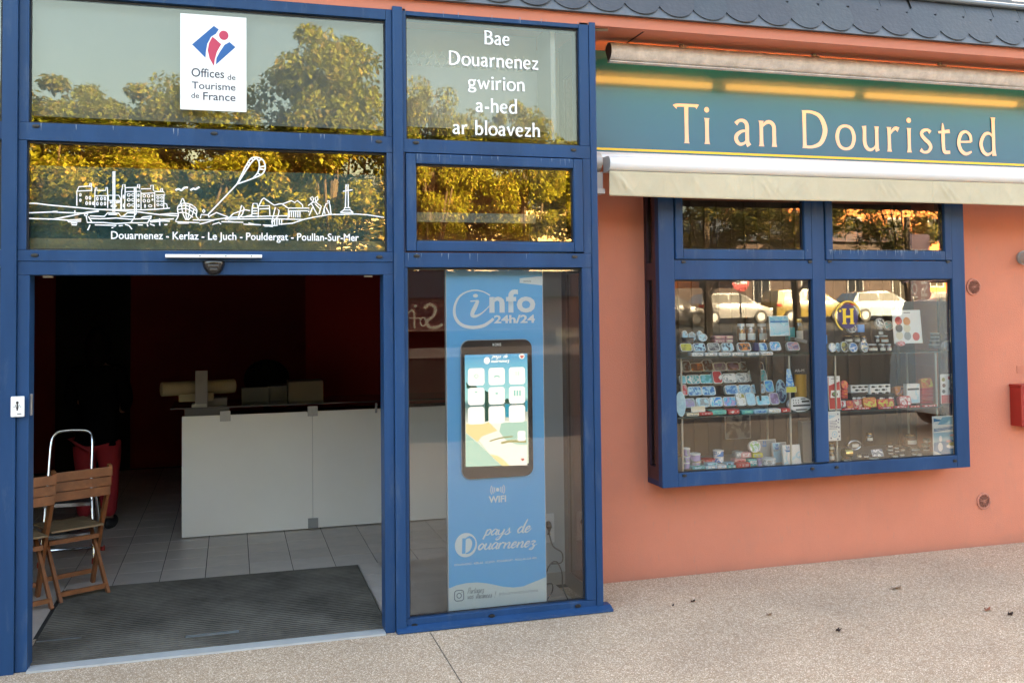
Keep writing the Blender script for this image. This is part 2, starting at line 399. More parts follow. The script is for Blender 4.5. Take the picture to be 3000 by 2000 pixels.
# steep slate skirt: base sheet, slates, flashing, upper roof
TH = radians(66); cs, sn = cos(TH), sin(TH)
R0 = Vector((0, -.035, 3.792))
def rp(x, u, n): return (x, R0.y+u*cs-n*sn, R0.z+u*sn+n*cs)   # u up the slope, n outwards
roof = obj('roof', (lambda bm: (prismx(bm, [(-.02, 3.802), (.9, 3.802), (.9, 4.2), (.14, 4.145)], -14, 14), bm)[1])(B()), SLATE2, bld)
def slate(shape, m, x, u, n, tilt=0, rz=0, lap=0):
    global _sl
    o = bpy.data.objects.new('slate', shape); COL.objects.link(o); o.parent = roof
    o.matrix_local = Matrix.Translation(rp(x, u, n)) @ Matrix.Rotation(TH-pi/2+tilt, 4, 'X') @ Matrix.Rotation(rz, 4, 'Y') @ Matrix.Rotation(-lap, 4, 'Z')
    return o
def slmesh(pts, t, m, name):
    bm = B(); prism(bm, pts, -t, 0); bmesh.ops.recalc_face_normals(bm, faces=bm.faces); me = bpy.data.meshes.new(name); bm.to_mesh(me); bm.free(); me.materials.append(m); return me
SL = [mat('slate_a', (.045, .052, .060), .38, var=.16, scale=4, bump=.3, bscale=30), mat('slate_b', (.052, .058, .064), .42, var=.16, scale=5, bump=.3, bscale=30), mat('slate_c', (.046, .048, .055), .4, var=.2, scale=4, bump=.3, bscale=30)]
discs = [slmesh(ell(0, 0, .136, .136, 30), .006, m, 'slate_round') for m in SL]
tri = [slmesh([(-.123, -.135), (.123, -.135), (.123, .0), (-.123, .0)], .005, mat('slate_base', (.10, .112, .126), .35, var=.12, scale=5), 'slate_base')]
rect = [slmesh([(-.121, -.1), (.121, -.1), (.121, .11), (-.121, .11)], .006, m, 'slate_upper') for m in SL]
P_ = .2465
x = -2.35; k = 0
while x < 7.6:
    j = lambda a: random.uniform(-a, a)
    slate(discs[random.randrange(3)], None, x+j(.003), .152+j(.003), .015, tilt=radians(1.2+j(.5)), rz=j(.03), lap=radians(1.9+j(.3)))
    slate(tri[0], None, x, .14, .002)
    slate(rect[random.randrange(3)], None, x+.06+j(.01), .345+j(.004), .0045+.0015*(k % 3), rz=j(.006))
    x += P_; k += 1
boxes('ridge_flashing', ZINC, bld, (-14, 14, .095, .30, 4.145, 4.152))
bm = B(); tube(bm, [(-14, .092, 4.148), (14, .092, 4.148)], .022, 12); prismx(bm, [(.10, 4.150), (.14, 4.156), (.32, 4.268), (.33, 4.262), (.14, 4.150)], -14, 14); obj('flashing_roll', bm, ZINC, bld, True)
TH2 = radians(36)
up = obj('upper_roof', (lambda bm: (prismx(bm, [(.30, 4.16), (.30, 4.245), (6.0, 8.4), (11.6, 3.9), (11.6, 3.78), (.9, 3.8)], -14, 14), bm)[1])(B()), SLATE2, bld)
smesh = [slmesh([(-.098, -.15), (.098, -.15), (.098, .12), (-.098, .12)], .007, m, 'roof_slate') for m in SL]
c2, s2 = cos(TH2), sin(TH2)
for r_ in range(5):
    for q in range(22):
        xx = 3.1+q*.2+(r_ % 2)*.1; u = .04+.13*r_+.12
        o = bpy.data.objects.new('slate', smesh[random.randrange(3)]); COL.objects.link(o); o.parent = up
        o.matrix_local = Matrix.Translation((xx, .32+u*c2-.012*s2, 4.262+u*s2+.012*c2)) @ Matrix.Rotation(TH2-pi/2+radians(2.2), 4, 'X') @ Matrix.Rotation(random.uniform(-.008, .008), 4, 'Y')
# interior shell (rooms)
each('interior_wall', REDW, bld, (-3.4, -3.3, .15, 7, -.05, 3.74), (-3.4, 6.2, 7, 7.1, -.1, 3.74), (1.95, 2.03, .92, 2.0, -.05, 3.74), (3.9, 4.0, 2.0, 7, -.05, 3.0), (6.2, 6.3, .9, 7.1, -.1, 3.74))
boxes('white_interior_wall', mat('white_wall', (.50, .51, .49), .8), bld, (1.8, 2.246, .64, .90, 0, 3.72))
boxes('skirting', mat('skirting_tile', (.33, .31, .28), .4), bld, (1.8, 2.235, .625, .64, 0, .085))
boxes('ceiling', mat('dark_ceiling', (.03, .02, .02), .8), bld, (-3.4, 2.0, .16, 7, 3.0, 3.05), (2.0, 6.2, 1.9, 7, 3.0, 3.05))
bm = B(); v = [bm.verts.new(p) for p in ((.80, 5.3, -.02), (2.7, 3.75, -.02), (2.7, 3.75, 3.05), (.80, 5.3, 3.05))]; bm.faces.new(v); o = obj('lit_red_panel', bm, mat('red_wall_lit', (.30, .010, .008), .7), bld); md = o.modifiers.new('s', 'SOLIDIFY'); md.thickness = .08  # added angled panel, its brighter red stands in for light on the wall
# floor slab and tiles
flo = tag(boxes('interior_floor', mat('grout', (.035, .033, .03), .9), None, (-3.4, 2.24, .04, 7, -.05, -.004), (2.24, 6.2, .95, 7, -.05, -.004)), kind='structure')
tm = [bpy.data.meshes.new('tile') for _ in range(3)]
for i_, me in enumerate(tm):
    bm = B(); box(bm, -.1525, .1525, -.1525, .1525, -.004, .0015); bmesh.ops.recalc_face_normals(bm, faces=bm.faces); bm.to_mesh(me); bm.free()
    me.materials.append(mat('floor_tile_%s' % 'abc'[i_], [(.52, .45, .40), (.49, .43, .385), (.54, .475, .425)][i_], .38, var=.12, scale=7))
for a in range(-7, 10):
    for b_ in range(5 if a < 4 else 0, 22):
        xx, yy = a*.311-.034+.0, 1.58-.311*5+.1555+b_*.311
        if 1.0 < xx < 2.2 and b_ < 5: pass
        if yy < 1.58 and -1.1 < xx+.15 < .9: continue
        if xx > 2.08 or (xx > 1.75 and yy > .6 and yy < .95): continue
        o = bpy.data.objects.new('tile', tm[random.randrange(3)]); COL.objects.link(o); o.parent = flo; o.location = (xx+.005, yy+.01, 0)
# tiles beside the mat and under the info pane
for xx, yy in [(-1.278+.0, .2+.311*i) for i in range(5)]+[(1.06+.311*j, .2+.311*i) for j in range(4) for i in range(5)]:
    if xx > 1.9 and yy > .55: continue
    o = bpy.data.objects.new('tile', tm[random.randrange(3)]); COL.objects.link(o); o.parent = flo; o.location = (xx, yy, 0)
# ================================================================ entrance glazing
ent = thing('entrance_glazing', 'blue aluminium glazed entrance front with open sliding doorway, tall side light and fanlights', 'shopfront')
G1 = glassmat('bronze_glass', .085, (1, .84, .52), (.93, .91, .87), .02)
G2 = glassmat('milky_pane_glass', .022, (1, .97, .78), (.93, .94, .93), .02)
G3 = glassmat('clear_glass', .010, (1, .97, .92), (.97, .98, .98), .02)
G4 = glassmat('bay_glass', .008, (1, .97, .9), (.97, .98, .97), .010)
G5 = glassmat('side_glass', .05, (1, .95, .9), (.55, .5, .5))
def frame(name, x0, x1, z0, z1, w, y0, y1, parent, m=None, bev=.003):
    """four mitred-looking rails round an opening; w = (left,right,bottom,top)"""
    l, r, b, t = w
    return boxes(name, m or BLUE, parent, (x0, x0+l, y0, y1, z0, z1), (x1-r, x1, y0, y1, z0, z1), (x0+l+.0004, x1-r-.0004, y0+.0015, y1, z0, z0+b), (x0+l+.0004, x1-r-.0004, y0+.0015, y1, z1-t, z1), bev=bev)
def pane(x0, x1, z0, z1, y, m, parent, gas=.006):
    p = boxes('pane', m, parent, (x0, x1, y, y+.008, z0, z1))
    boxes('gasket', GASK, p if not parent.parent else parent, (x0, x0+gas, y-.006, y-.001, z0, z1), (x1-gas, x1, y-.006, y-.001, z0, z1), (x0+gas+.0005, x1-gas-.0005, y-.005, y-.001, z0, z0+gas), (x0+gas+.0005, x1-gas-.0005, y-.005, y-.001, z1-gas*1.6, z1))
    return p
# posts
for nm, b in (('post', (-1.19, -1.113, -.022, .16, -.02, 3.745)), ('post', (.934, .994, -.022, .16, .0, 3.745)), ('post', (2.208, 2.252, -.006, .07, 0, 3.745))):
    boxes(nm, BLUE, ent, b, bev=.004)
boxes('door_jamb', BLUE, ent, (-1.111, -1.051, 0, .14, .0, 2.12), bev=.003); boxes('door_jamb', BLUE, ent, (.872, .932, 0, .14, .0, 2.12), bev=.003)
# unit A frames
pane(-1.060, .893, 2.955, 3.66, .030, G2, ent)
each('frame_member', BLUE, ent, (-1.112, .933, -.002, .14, 2.856, 2.952), (-1.112, -1.062, .0, .14, 2.953, 3.73), (.896, .933, .0, .14, 2.953, 3.73), (-1.061, .895, .001, .14, 3.665, 3.73), bev=.003)
lp = pane(-1.068, .895, 2.259, 2.853, .030, G1, ent)
each('frame_member', BLUE, ent, (-1.112, .933, -.002, .14, 2.196, 2.256), (-1.112, -1.070, .0, .14, 2.257, 2.855), (.897, .933, 0, .14, 2.257, 2.855), bev=.003)
boxes('door_header', BLUE, ent, (-1.112, .933, .004, .14, 2.121, 2.194), bev=.003)
# unit B frames
p2 = pane(1.022, 2.139, 2.945, 3.70, .030, G2, ent)
each('frame_member', BLUE, ent, (.996, 2.206, -.002, .14, 2.862, 2.943), (.996, 1.019, 0, .14, 2.944, 3.742), (2.141, 2.206, 0, .14, 2.944, 3.742), (1.020, 2.140, .001, .14, 3.702, 3.742), bev=.003)
sash = frame('sash', 1.012, 2.150, 2.262, 2.856, (.062, .062, .062, .062), -.012, .06, ent, bev=.008)
pane(1.076, 2.086, 2.326, 2.792, .02, G1, sash)
boxes('sash_surround', BLUED, ent, (.996, 2.206, .012, .14, 2.256, 2.861))
each('frame_member', BLUE, ent, (.996, 2.206, -.002, .14, 2.165, 2.254), bev=.003)
bpy.data.objects.remove(bpy.data.objects['sash_surround'])
boxes('sash_surround', BLUED, ent, (.996, 1.009, .004, .14, 2.256, 2.861), (2.153, 2.206, .004, .14, 2.256, 2.861))
boxes('sash_surround', BLUE, ent, (2.155, 2.206, -.001, .003, 2.256, 2.861))
pi_ = pane(1.021, 2.138, .078, 2.160, .030, G3, ent)
each('side_stile', BLUE, ent, (.996, 1.018, 0, .07, .072, 2.164), (2.141, 2.206, 0, .07, .072, 2.164), bev=.003)
boxes('bottom_rail', BLUE, ent, (.996, 2.206, .0, .07, .012, .070), bev=.003)
bm = B(); prismx(bm, [(-.052, .004), (-.05, .016), (.0, .034), (.06, .034), (.06, .0), (-.04, .0)], .935, 2.30); obj('sill', bm, BLUE, ent)
# side return (X 2.21-2.25, Y .07-.62)
BRN = mat('brown_grey_inner_frame', (.11, .085, .08), .45)
boxes('return_frame', BRN, ent, (2.215, 2.248, .072, .155, .1, 3.74), (2.215, 2.248, .535, .618, .1, 3.74), (2.215, 2.248, .072, .618, .0, .098), (2.215, 2.248, .157, .533, 3.5, 3.74), (2.2155, 2.2475, .157, .533, 2.14, 2.2), bev=.003)
boxes('return_pane', G5, ent, (2.228, 2.234, .15, .54, .1, 2.14)); boxes('return_pane', G5, ent, (2.228, 2.234, .15, .54, 2.2, 3.5))
# lime drips
DR = mat('lime_drips', (.22, .27, .34), .8)
def drips(x0, x1, z, y, n, par, seed, l=.03):
    ink = Ink(y); rr = random.Random(seed)
    for _ in range(n):
        x = rr.uniform(x0, x1); ink.stroke([(x, z, rr.uniform(.002, .006)), (x+rr.uniform(-.002, .002), z-rr.uniform(.3, 1)*l, .0008)])
    ink.done('lime_drips', DR, par)
drips(1.03, 2.13, 2.853, -.0135, 16, ent, 4, .05); drips(1.0, 2.2, 3.74, -.0035, 9, ent, 5, .04); drips(-1.0, .9, 2.95, -.0035, 10, ent, 6, .05); drips(1.0, 2.2, 2.25, -.0035, 8, ent, 8, .05)
# drain caps on the transoms
capm = (lambda bm: (lathe(bm, [(.002, -.008), (.016, -.007), (.018, 0)], n=14, axis='Y'), bm)[1])(B())
cme = bpy.data.meshes.new('drain_cap'); capm.to_mesh(cme); capm.free(); cme.materials.append(BLACK)
for xx, zz in [(-1.0238,2.9329), (-0.0951,2.9306), (0.8501,2.9206), (-1.0265,2.2277), (0.8489,2.2263), (1.076,2.9228), (2.0935,2.9147), (1.0759,2.2331), (2.0905,2.2324), (1.0449,0.0309), (1.521,0.0401), (2.0811,0.0456)]:
    o = bpy.data.objects.new('drain_cap', cme); COL.objects.link(o); o.parent = ent; o.location = (xx, -.002, zz); o.scale = (1.15, 1, .6)
# far-left neighbour panes
pane(-2.6, -1.20, 2.955, 3.66, .03, G2, ent); pane(-2.6, -1.20, 2.26, 2.853, .03, G1, ent); pane(-2.6, -1.2, .08, 2.16, .03, G3, ent)
each('frame_member', BLUE, ent, (-2.65, -1.192, 0, .14, 2.856, 2.952), (-2.65, -1.192, 0, .14, 2.165, 2.256), (-2.65, -1.192, 0, .14, 3.665, 3.73), (-2.65, -1.192, 0, .14, .0, .075))
boxes('post', BLUE, ent, (-3.45, -2.61, -.02, .16, 0, 3.745))
boxes('threshold', mat('threshold_alu', (.5, .5, .49), .45, metal=.25, var=.08), ent, (-1.05, .87, -.035, .03, .001, .012), (-1.05, .87, .032, .075, .001, .006))
# milky panels behind the top panes
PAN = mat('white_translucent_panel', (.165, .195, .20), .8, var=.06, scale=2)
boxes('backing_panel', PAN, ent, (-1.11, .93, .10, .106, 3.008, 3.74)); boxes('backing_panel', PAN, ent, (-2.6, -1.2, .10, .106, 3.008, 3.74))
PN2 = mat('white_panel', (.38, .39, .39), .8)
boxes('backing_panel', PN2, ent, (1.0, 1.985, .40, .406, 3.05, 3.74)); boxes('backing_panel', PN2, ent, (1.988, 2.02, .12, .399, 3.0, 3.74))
# brown-orange lining seen in the gaps, teal blind below
boxes('lining', mat('brown_lining', (.22, .07, .03), .8), ent, (-2.6, .93, .30, .31, 2.2, 3.3), (1.0, 1.93, .45, .46, 2.2, 3.06))
boxes('lining_edge', mat('grey_lining', (.16, .16, .15), .8), ent, (1.94, 2.2, .45, .46, 2.2, 3.06))
boxes('teal_blind', mat('teal_blind', (.03, .17, .22), .5, var=.2, scale=2), ent, (-2.6, .93, .12, .13, 2.33, 2.735)); boxes('blind_rail', mat('grey_green_rail', (.30, .42, .37), .4), ent, (-2.6, .93, .105, .14, 2.20, 2.328))
boxes('blind_rail', mat('pale_rail', (.35, .42, .42), .4), ent, (1.0, 1.93, .3, .33, 2.47, 2.53))
# moulded strip of little pyramids inside the side light top
bm = B()
for k in range(14):
    for r_ in range(2):
        xx = 1.05+k*.063+r_*.03; zz = 3.555-r_*.055
        v = [bm.verts.new(p) for p in ((xx, .398, zz), (xx+.055, .398, zz), (xx+.0275, .398, zz+.05), (xx+.0275, .37, zz+.018))]
        for f in ((0, 1, 3), (1, 2, 3), (2, 0, 3)): bm.faces.new([v[i] for i in f])
obj('moulding', bm, mat('moulding_white', (.6, .62, .62), .7), ent)
# ---------------- vinyl on the top right pane
for txt, x0, x1, zb in (('Bae', 640, 790, 262), ('Douarnenez', 430, 958, 0), ('gwirion', 545, 878, 0), ('a-hed', 590, 835, 0), ('ar bloavezh', 455, 968, 0)): pass
rows = [('Bae', [1.5196,3.5632], [1.6857,3.5657]), ('Douarnenez', [1.2899,3.4246], [1.873,3.419]), ('gwirion', [1.4128,3.2808], [1.7809,3.2758]), ('a-hed', [1.4604,3.1362], [1.7309,3.1339]), ('ar bloavezh', [1.3128,2.995], [1.8788,2.9888])]
for t, a, b_ in rows:
    h = .0865; w = b_[0]-a[0]; sx = w/gwidth(t, h, FLARE, 1, .07); ink = Ink(.0285)
    ink.glyphs(t, a[0], (a[1]+b_[1])/2, h, FLARE, sx=sx, wt=1.32, track=.07); ink.done('window_lettering', VINYL, ent)
# ---------------- skyline drawing and town names on the lower left pane
ink = Ink(.0285, .00004); Wd = .0065
def ln(p, w=Wd, s=False, c=False): ink.line(p, w, s, c)
for p in ([(-1.0681,2.5128),(-1.0285,2.5136),(-0.9686,2.506),(-0.8234,2.4947),(-0.7253,2.4863),(-0.6428,2.4834),(-0.4967,2.4747),(-0.391,2.4621),(-0.2927,2.4564)], [(-1.0678,2.4603),(-0.9483,2.4677),(-0.9202,2.4664),(-0.7866,2.463),(-0.7088,2.4755)], [(-1.0656,2.4298),(-0.9361,2.4283),(-0.8636,2.4232)], [(-0.9361,2.4296),(-0.8475,2.4487),(-0.7662,2.47),(-0.7088,2.4773)], [(-0.7253,2.4854),(-0.5805,2.4867),(-0.4757,2.4877),(-0.4123,2.4921),(-0.3356,2.5003)], [(-0.3867,2.463),(-0.3313,2.4694),(-0.2927,2.4683)], [(-0.4502,2.4258),(-0.3909,2.4335),(-0.3141,2.4392)], [(-0.4418,2.4192),(-0.3697,2.427),(-0.3355,2.4253)]): ln(p)
# houses
for p in ([(-0.8218,2.5036),(-0.8221,2.5844),(-0.8117,2.6104),(-0.7586,2.6148),(-0.7463,2.612),(-0.747,2.5861)], [(-0.8222,2.5852),(-0.7503,2.5905)], [(-0.7578,2.6117),(-0.7554,2.6305),(-0.7472,2.6307),(-0.7479,2.6102)], [(-0.7303,2.4974),(-0.7297,2.5687),(-0.7278,2.6067),(-0.7208,2.6091),(-0.7183,2.5913),(-0.6755,2.5923),(-0.6722,2.6103),(-0.666,2.6104),(-0.6638,2.5702),(-0.6635,2.4942)], [(-0.7276,2.5616),(-0.6658,2.563)], [(-0.6595,2.5367),(-0.6597,2.5658),(-0.6057,2.567),(-0.5953,2.5448),(-0.5951,2.4909)], [(-0.6595,2.5367),(-0.5952,2.5381)], [(-0.5922,2.4888),(-0.5912,2.5898),(-0.5851,2.6282),(-0.5747,2.6284),(-0.5725,2.6083),(-0.5755,2.4913)], [(-0.5746,2.6104),(-0.5013,2.6145),(-0.4907,2.5922),(-0.5733,2.5875)], [(-0.5076,2.6121),(-0.5076,2.6302),(-0.4971,2.6304),(-0.4971,2.6101)], [(-0.4907,2.6057),(-0.438,2.6079),(-0.438,2.6274),(-0.4253,2.6277),(-0.4244,2.6028),(-0.4146,2.5849),(-0.4865,2.5796)], [(-0.4894,2.5877),(-0.4892,2.4906)], [(-0.4167,2.5826),(-0.4165,2.4965)], [(-0.4188,2.593),(-0.3699,2.5928),(-0.3614,2.5748),(-0.4103,2.5714)], [(-0.3848,2.5938),(-0.3861,2.6083),(-0.3764,2.6108),(-0.375,2.5927)], [(-0.3678,2.5724),(-0.3689,2.4997)], [(-0.3656,2.527),(-0.3528,2.5227),(-0.3484,2.5)]): ln(p, .0052)
AA = [-0.8074,2.5536]; AX = [-0.3912,2.5628]; AZ = [-0.8078,2.6425]
wl = lambda px, pz: (AA[0]+(px-700)/1000*(AX[0]-AA[0])+(pz-500)/-200*(AZ[0]-AA[0]), AA[1]+(px-700)/1000*(AX[1]-AA[1])+(500-pz)/200*(AZ[1]-AA[1]))
for g in ([(708, z_, 12, 22) for z_ in (474, 542)], [(x_, z_, 13, 26) for x_ in (785, 826) for z_ in (512, 578)], [(866, 582, 11, 24)], [(x_, z_, 13, 26) for x_ in (918, 968, 1012) for z_ in (523, 586)], [(x_, z_, 11, 13) for x_, z_ in ((1085, 570), (1095, 615), (1160, 570), (1185, 565), (1145, 615))], [(x_, z_, 24, 22) for x_ in (1310, 1365) for z_ in (476, 538, 605)], [(1432, z_, 11, 24) for z_ in (480, 545, 612)], [(x_, z_, 20, 24) for x_ in (1505, 1560) for z_ in (488, 550)], [(1610, 488, 9, 14), (1610, 535, 9, 14), (1515, 618, 9, 28), (1580, 615, 30, 18)], [(x_, z_, 20, 16) for x_ in (1680, 1730) for z_ in (510, 555, 602)], [(1245, 500, 8, 30), (1245, 610, 8, 26)]):
    for (px, pz, rx, rz) in g:
        X0, Z0 = wl(px, pz)
        ln(ell(X0, Z0, rx*.000433*.75, rz*.000433*.8, 10), .0042, c=True)
for p in ([(-0.6353,2.4723),(-0.6353,2.6987),(-0.627,2.7012),(-0.6262,2.4725)], [(-0.5227,2.4563),(-0.5244,2.6094),(-0.516,2.6096),(-0.5135,2.4699)], [(-0.7743,2.4654),(-0.7824,2.452),(-0.7722,2.4455),(-0.7661,2.4567),(-0.7743,2.4654)], [(-0.7722,2.4455),(-0.768,2.4122),(-0.6839,2.4125),(-0.6218,2.4076),(-0.5469,2.4132),(-0.4502,2.4145)], [(-0.762,2.4456),(-0.7455,2.4161)], [(-0.7579,2.4346),(-0.7004,2.4332),(-0.6178,2.439),(-0.5469,2.4334),(-0.4334,2.4397)], [(-0.7538,2.448),(-0.6799,2.447),(-0.6634,2.4673),(-0.6054,2.4661),(-0.595,2.4483),(-0.526,2.4495),(-0.5135,2.4677)], [(-0.6593,2.4585),(-0.6137,2.4592)], [(-0.5218,2.4473),(-0.5427,2.4132)], [(-0.4334,2.4532),(-0.4544,2.4145)], [(-0.4334,2.4532),(-0.4798,2.4457),(-0.4882,2.441)], [(-0.5845,2.4485),(-0.5596,2.4691),(-0.5177,2.4676)], [(-0.8676,2.4218),(-0.7987,2.4295),(-0.8006,2.4184),(-0.8635,2.4144),(-0.8676,2.4218)], [(-0.8513,2.4066),(-0.8189,2.4079),(-0.8229,2.3972),(-0.8472,2.3978)], [(-0.7536,2.3991),(-0.7597,2.3812),(-0.7658,2.3687)], [(-0.729,2.3994),(-0.6176,2.3974),(-0.6425,2.3827)], [(-0.6052,2.3957),(-0.5844,2.3978)], [(-0.5719,2.4038),(-0.551,2.3974),(-0.5363,2.3774)], [(-0.5049,2.4025),(-0.4797,2.4019)], [(-0.4565,2.4077),(-0.4523,2.3942)], [(-0.4418,2.4079),(-0.4163,2.3992)], [(-0.391,2.4403),(-0.3888,2.3996)], [(-0.3654,2.4044),(-0.3483,2.4069)], [(-0.8314,2.4777),(-0.8305,2.4578)], [(-0.9443,2.4691),(-0.9182,2.4709)]): ln(p, .0062)
for p in ([(-0.3058,2.602),(-0.2907,2.6097),(-0.2735,2.6028),(-0.2584,2.6169),(-0.239,2.6187)], [(-0.226,2.6039),(-0.2087,2.6135),(-0.1979,2.6106),(-0.1761,2.6235)]): ln(p, .010, True)
# beached hull, kite surfer
for p in ([(-0.3056,2.428),(-0.2906,2.4578),(-0.2949,2.4965),(-0.2842,2.5195),(-0.2584,2.5291),(-0.2195,2.5208),(-0.1913,2.4938),(-0.1934,2.4571),(-0.1717,2.43)], [(-0.2906,2.5102),(-0.2454,2.5157),(-0.1891,2.4847)], [(-0.2928,2.492),(-0.2454,2.4974),(-0.1913,2.4663)], [(-0.2906,2.4738),(-0.2497,2.4745),(-0.2108,2.4477)], [(-0.2734,2.522),(-0.2669,2.4742),(-0.2497,2.4334)], [(-0.2497,2.5247),(-0.2497,2.4745),(-0.2453,2.4335)], [(-0.2281,2.5206),(-0.2324,2.4748),(-0.241,2.4335)], [(-0.2065,2.5027),(-0.2151,2.4614),(-0.2367,2.4336)], [(-0.2799,2.5241),(-0.267,2.5564),(-0.254,2.5246)], [(-0.3055,2.4234),(-0.176,2.4185)], [(-0.2948,2.4145),(-0.2324,2.4163)]): ln(p, .0055, True)
for p in ([(0.0306,2.6456),(0.0943,2.7775),(0.1274,2.8042),(0.1702,2.7948),(0.1891,2.7558),(0.1748,2.7109),(0.1225,2.6824),(0.0306,2.6456)], [(0.0377,2.6555),(0.1037,2.763),(0.1345,2.796),(0.1511,2.7843),(0.1558,2.7499),(0.1463,2.7151),(0.1225,2.6848)], [(0.0943,2.7775),(0.1061,2.7656)], [(0.1274,2.8042),(0.136,2.7946)], [(0.0848,2.7585),(0.099,2.757)], [(0.1702,2.7948),(0.1511,2.7843)], [(0.1891,2.7558),(0.1558,2.7474)], [(0.1819,2.7334),(0.151,2.7374)], [(0.1652,2.7008),(0.1439,2.714)], [(0.1109,2.7987),(0.1179,2.7891)]): ln(p, .0075, True)
ln([(0.0306,2.6456),(-0.1297,2.4654)], .007)
for p in ([(-0.1596,2.4857),(-0.1527,2.4955),(-0.1458,2.4859),(-0.1527,2.4761),(-0.1596,2.4857)], [(-0.1711,2.4444),(-0.1665,2.4662),(-0.1297,2.4644),(-0.1228,2.45)], [(-0.2123,2.4341),(-0.1067,2.4357),(-0.0093,2.4518),(0.1033,2.4585),(0.313,2.4668)], [(-0.1757,2.4105),(-0.1389,2.4207),(-0.0928,2.4359),(-0.1067,2.409),(-0.0697,2.4217),(-0.0581,2.4121)], [(-0.0558,2.4267),(0.0656,2.4246),(-0.0186,2.4297)], [(-0.1205,2.4573),(-0.0836,2.4788),(-0.0186,2.4541)], [(-0.0116,2.4517),(0.0094,2.474),(0.0375,2.4843),(0.0751,2.4972),(0.1033,2.4928)], [(0.0351,2.4427),(0.0563,2.5238),(0.0704,2.5069),(0.0609,2.4725),(0.0375,2.4452)], [(0.0609,2.4529),(0.1127,2.4684)], [(0.1127,2.4586),(0.1152,2.5077),(0.1199,2.5348),(0.1436,2.5353),(0.1459,2.5083),(0.1152,2.5077)], [(0.1165,2.4906),(0.1435,2.4925)], [(0.1165,2.4758),(0.1435,2.4763)], [(0.1482,2.4543),(0.1507,2.5207),(0.2125,2.5234),(0.2147,2.4677)], [(0.1554,2.5036),(0.2124,2.5071)], [(0.153,2.5232),(0.1697,2.558),(0.1816,2.5681),(0.1935,2.5585),(0.2388,2.5273),(0.2699,2.5353),(0.2867,2.5357)], [(0.2867,2.5357),(0.3374,2.5556),(0.3567,2.5445),(0.3713,2.5573),(0.4003,2.533),(0.4027,2.5181)], [(0.2242,2.4259),(0.2459,2.5151),(0.2674,2.4957),(0.2601,2.461),(0.2266,2.4259)], [(0.3178,2.452),(0.3204,2.5115),(0.4392,2.5138),(0.4367,2.4888)], [(0.3203,2.4942),(0.4318,2.4977)], [(0.2843,2.5356),(0.3179,2.5115)], [(0.0656,2.4138),(0.1647,2.4113),(0.0938,2.4216)], [(0.1742,2.4104),(0.26,2.4091),(0.1837,2.4032),(0.2313,2.4013)], [(0.2696,2.4167),(0.3418,2.4226),(0.4146,2.4486),(0.4879,2.4647),(0.5617,2.4784),(0.6162,2.4793),(0.716,2.4835),(0.7864,2.4796),(0.8827,2.466)], [(-0.0372,2.4406),(0.198,2.4477),(0.4049,2.4459)], [(0.6512,2.5228),(0.6559,2.6601),(0.6679,2.6604),(0.6687,2.5231)], [(0.6368,2.6173),(0.6942,2.6287)], [(0.6212,2.492),(0.6437,2.5075),(0.6462,2.5201),(0.6787,2.5208),(0.6786,2.5071),(0.696,2.4933),(0.6935,2.4806)], [(0.6437,2.5065),(0.6786,2.5071)], [(0.6212,2.491),(0.695,2.4923)], [(0.4344,2.5286),(0.4589,2.5491),(0.4784,2.5495),(0.5102,2.5251),(0.4953,2.4798)], [(0.454,2.559),(0.4467,2.5738),(0.459,2.5816),(0.4663,2.5692),(0.4589,2.5491)], [(0.4785,2.5545),(0.4736,2.5744),(0.4884,2.5847),(0.4907,2.5648),(0.4784,2.552)], [(0.4539,2.539),(0.4685,2.5093),(0.4879,2.4747)], [(0.4587,2.5191),(0.439,2.4689)], [(0.4735,2.5394),(0.5028,2.5099)], [(0.5322,2.4804),(0.5249,2.5104),(0.5374,2.5407),(0.5571,2.5486),(0.562,2.5261),(0.5667,2.4785)], [(0.5473,2.5509),(0.5448,2.5584),(0.5572,2.5586),(0.5571,2.5486)], [(0.5373,2.5206),(0.5568,2.4808)], [(0.5124,2.4651),(0.5274,2.5104)]): ln(p, .0062)
for k in range(5): ln([(.2475+k*.0135-.02, 2.4135-k*.0003), (.2475+k*.0135-.02, 2.4445-k*.0003)], .0062)
for k in range(6): ln([(0.325,2.4571), (0.3251,2.4918)] if k == 0 else [(_a[0]+k*.0122*1.0, _a[1]) for _a in ((0.325,2.4571), (0.3251,2.4918))], .006)
ink.done('window_drawing', VINYL, lp)
tx = [-0.6456,2.3211]
te = [0.7312,2.3221]
text('window_lettering', 'Douarnenez - Kerlaz - Le Juch - Pouldergat - Poullan-Sur-Mer', tx[0], tx[1]-.013, te[0]-tx[0], .058, .0285, VINYL, lp, bold=.012)
# ---------------- white poster with the tourist office emblem, on the top left pane
pos = boxes('poster', mat('poster_white', (.78, .80, .80), .45), ent, (-.281, .084, .024, .0275, 3.067, 3.621))
EB = mat('emblem_blue', (.005, .10, .32), .5); EP = mat('emblem_pink', (.50, .035, .09), .5); TG = mat('text_grey', (.06, .065, .08), .6)
ink = Ink(.0235)
ink.poly([(-0.2167,3.4441),(-0.0973,3.5599),(-0.0703,3.5414),(-0.0858,3.5149),(-0.1127,3.4957),(-0.1338,3.4537),(-0.1414,3.4045),(-0.1433,3.371)])
ink.poly([(0.0226,3.4438),(-0.0858,3.335),(-0.0829,3.3728),(-0.0646,3.4095),(-0.0375,3.4541),(-0.0104,3.4712)])
ink.done('emblem', EB, pos)
ink = Ink(.0235)
ink.poly([(-0.0973,3.3262),(-0.1213,3.3704),(-0.1309,3.4154),(-0.1242,3.4564),(-0.105,3.4963),(-0.0858,3.4813),(-0.0569,3.4558),(-0.081,3.4085),(-0.0925,3.362)])
ink.poly([(q[0], q[1]) for q in ell(*(-0.0424,3.5088), .0262, .0275, 24)])
ink.done('emblem', EP, pos)
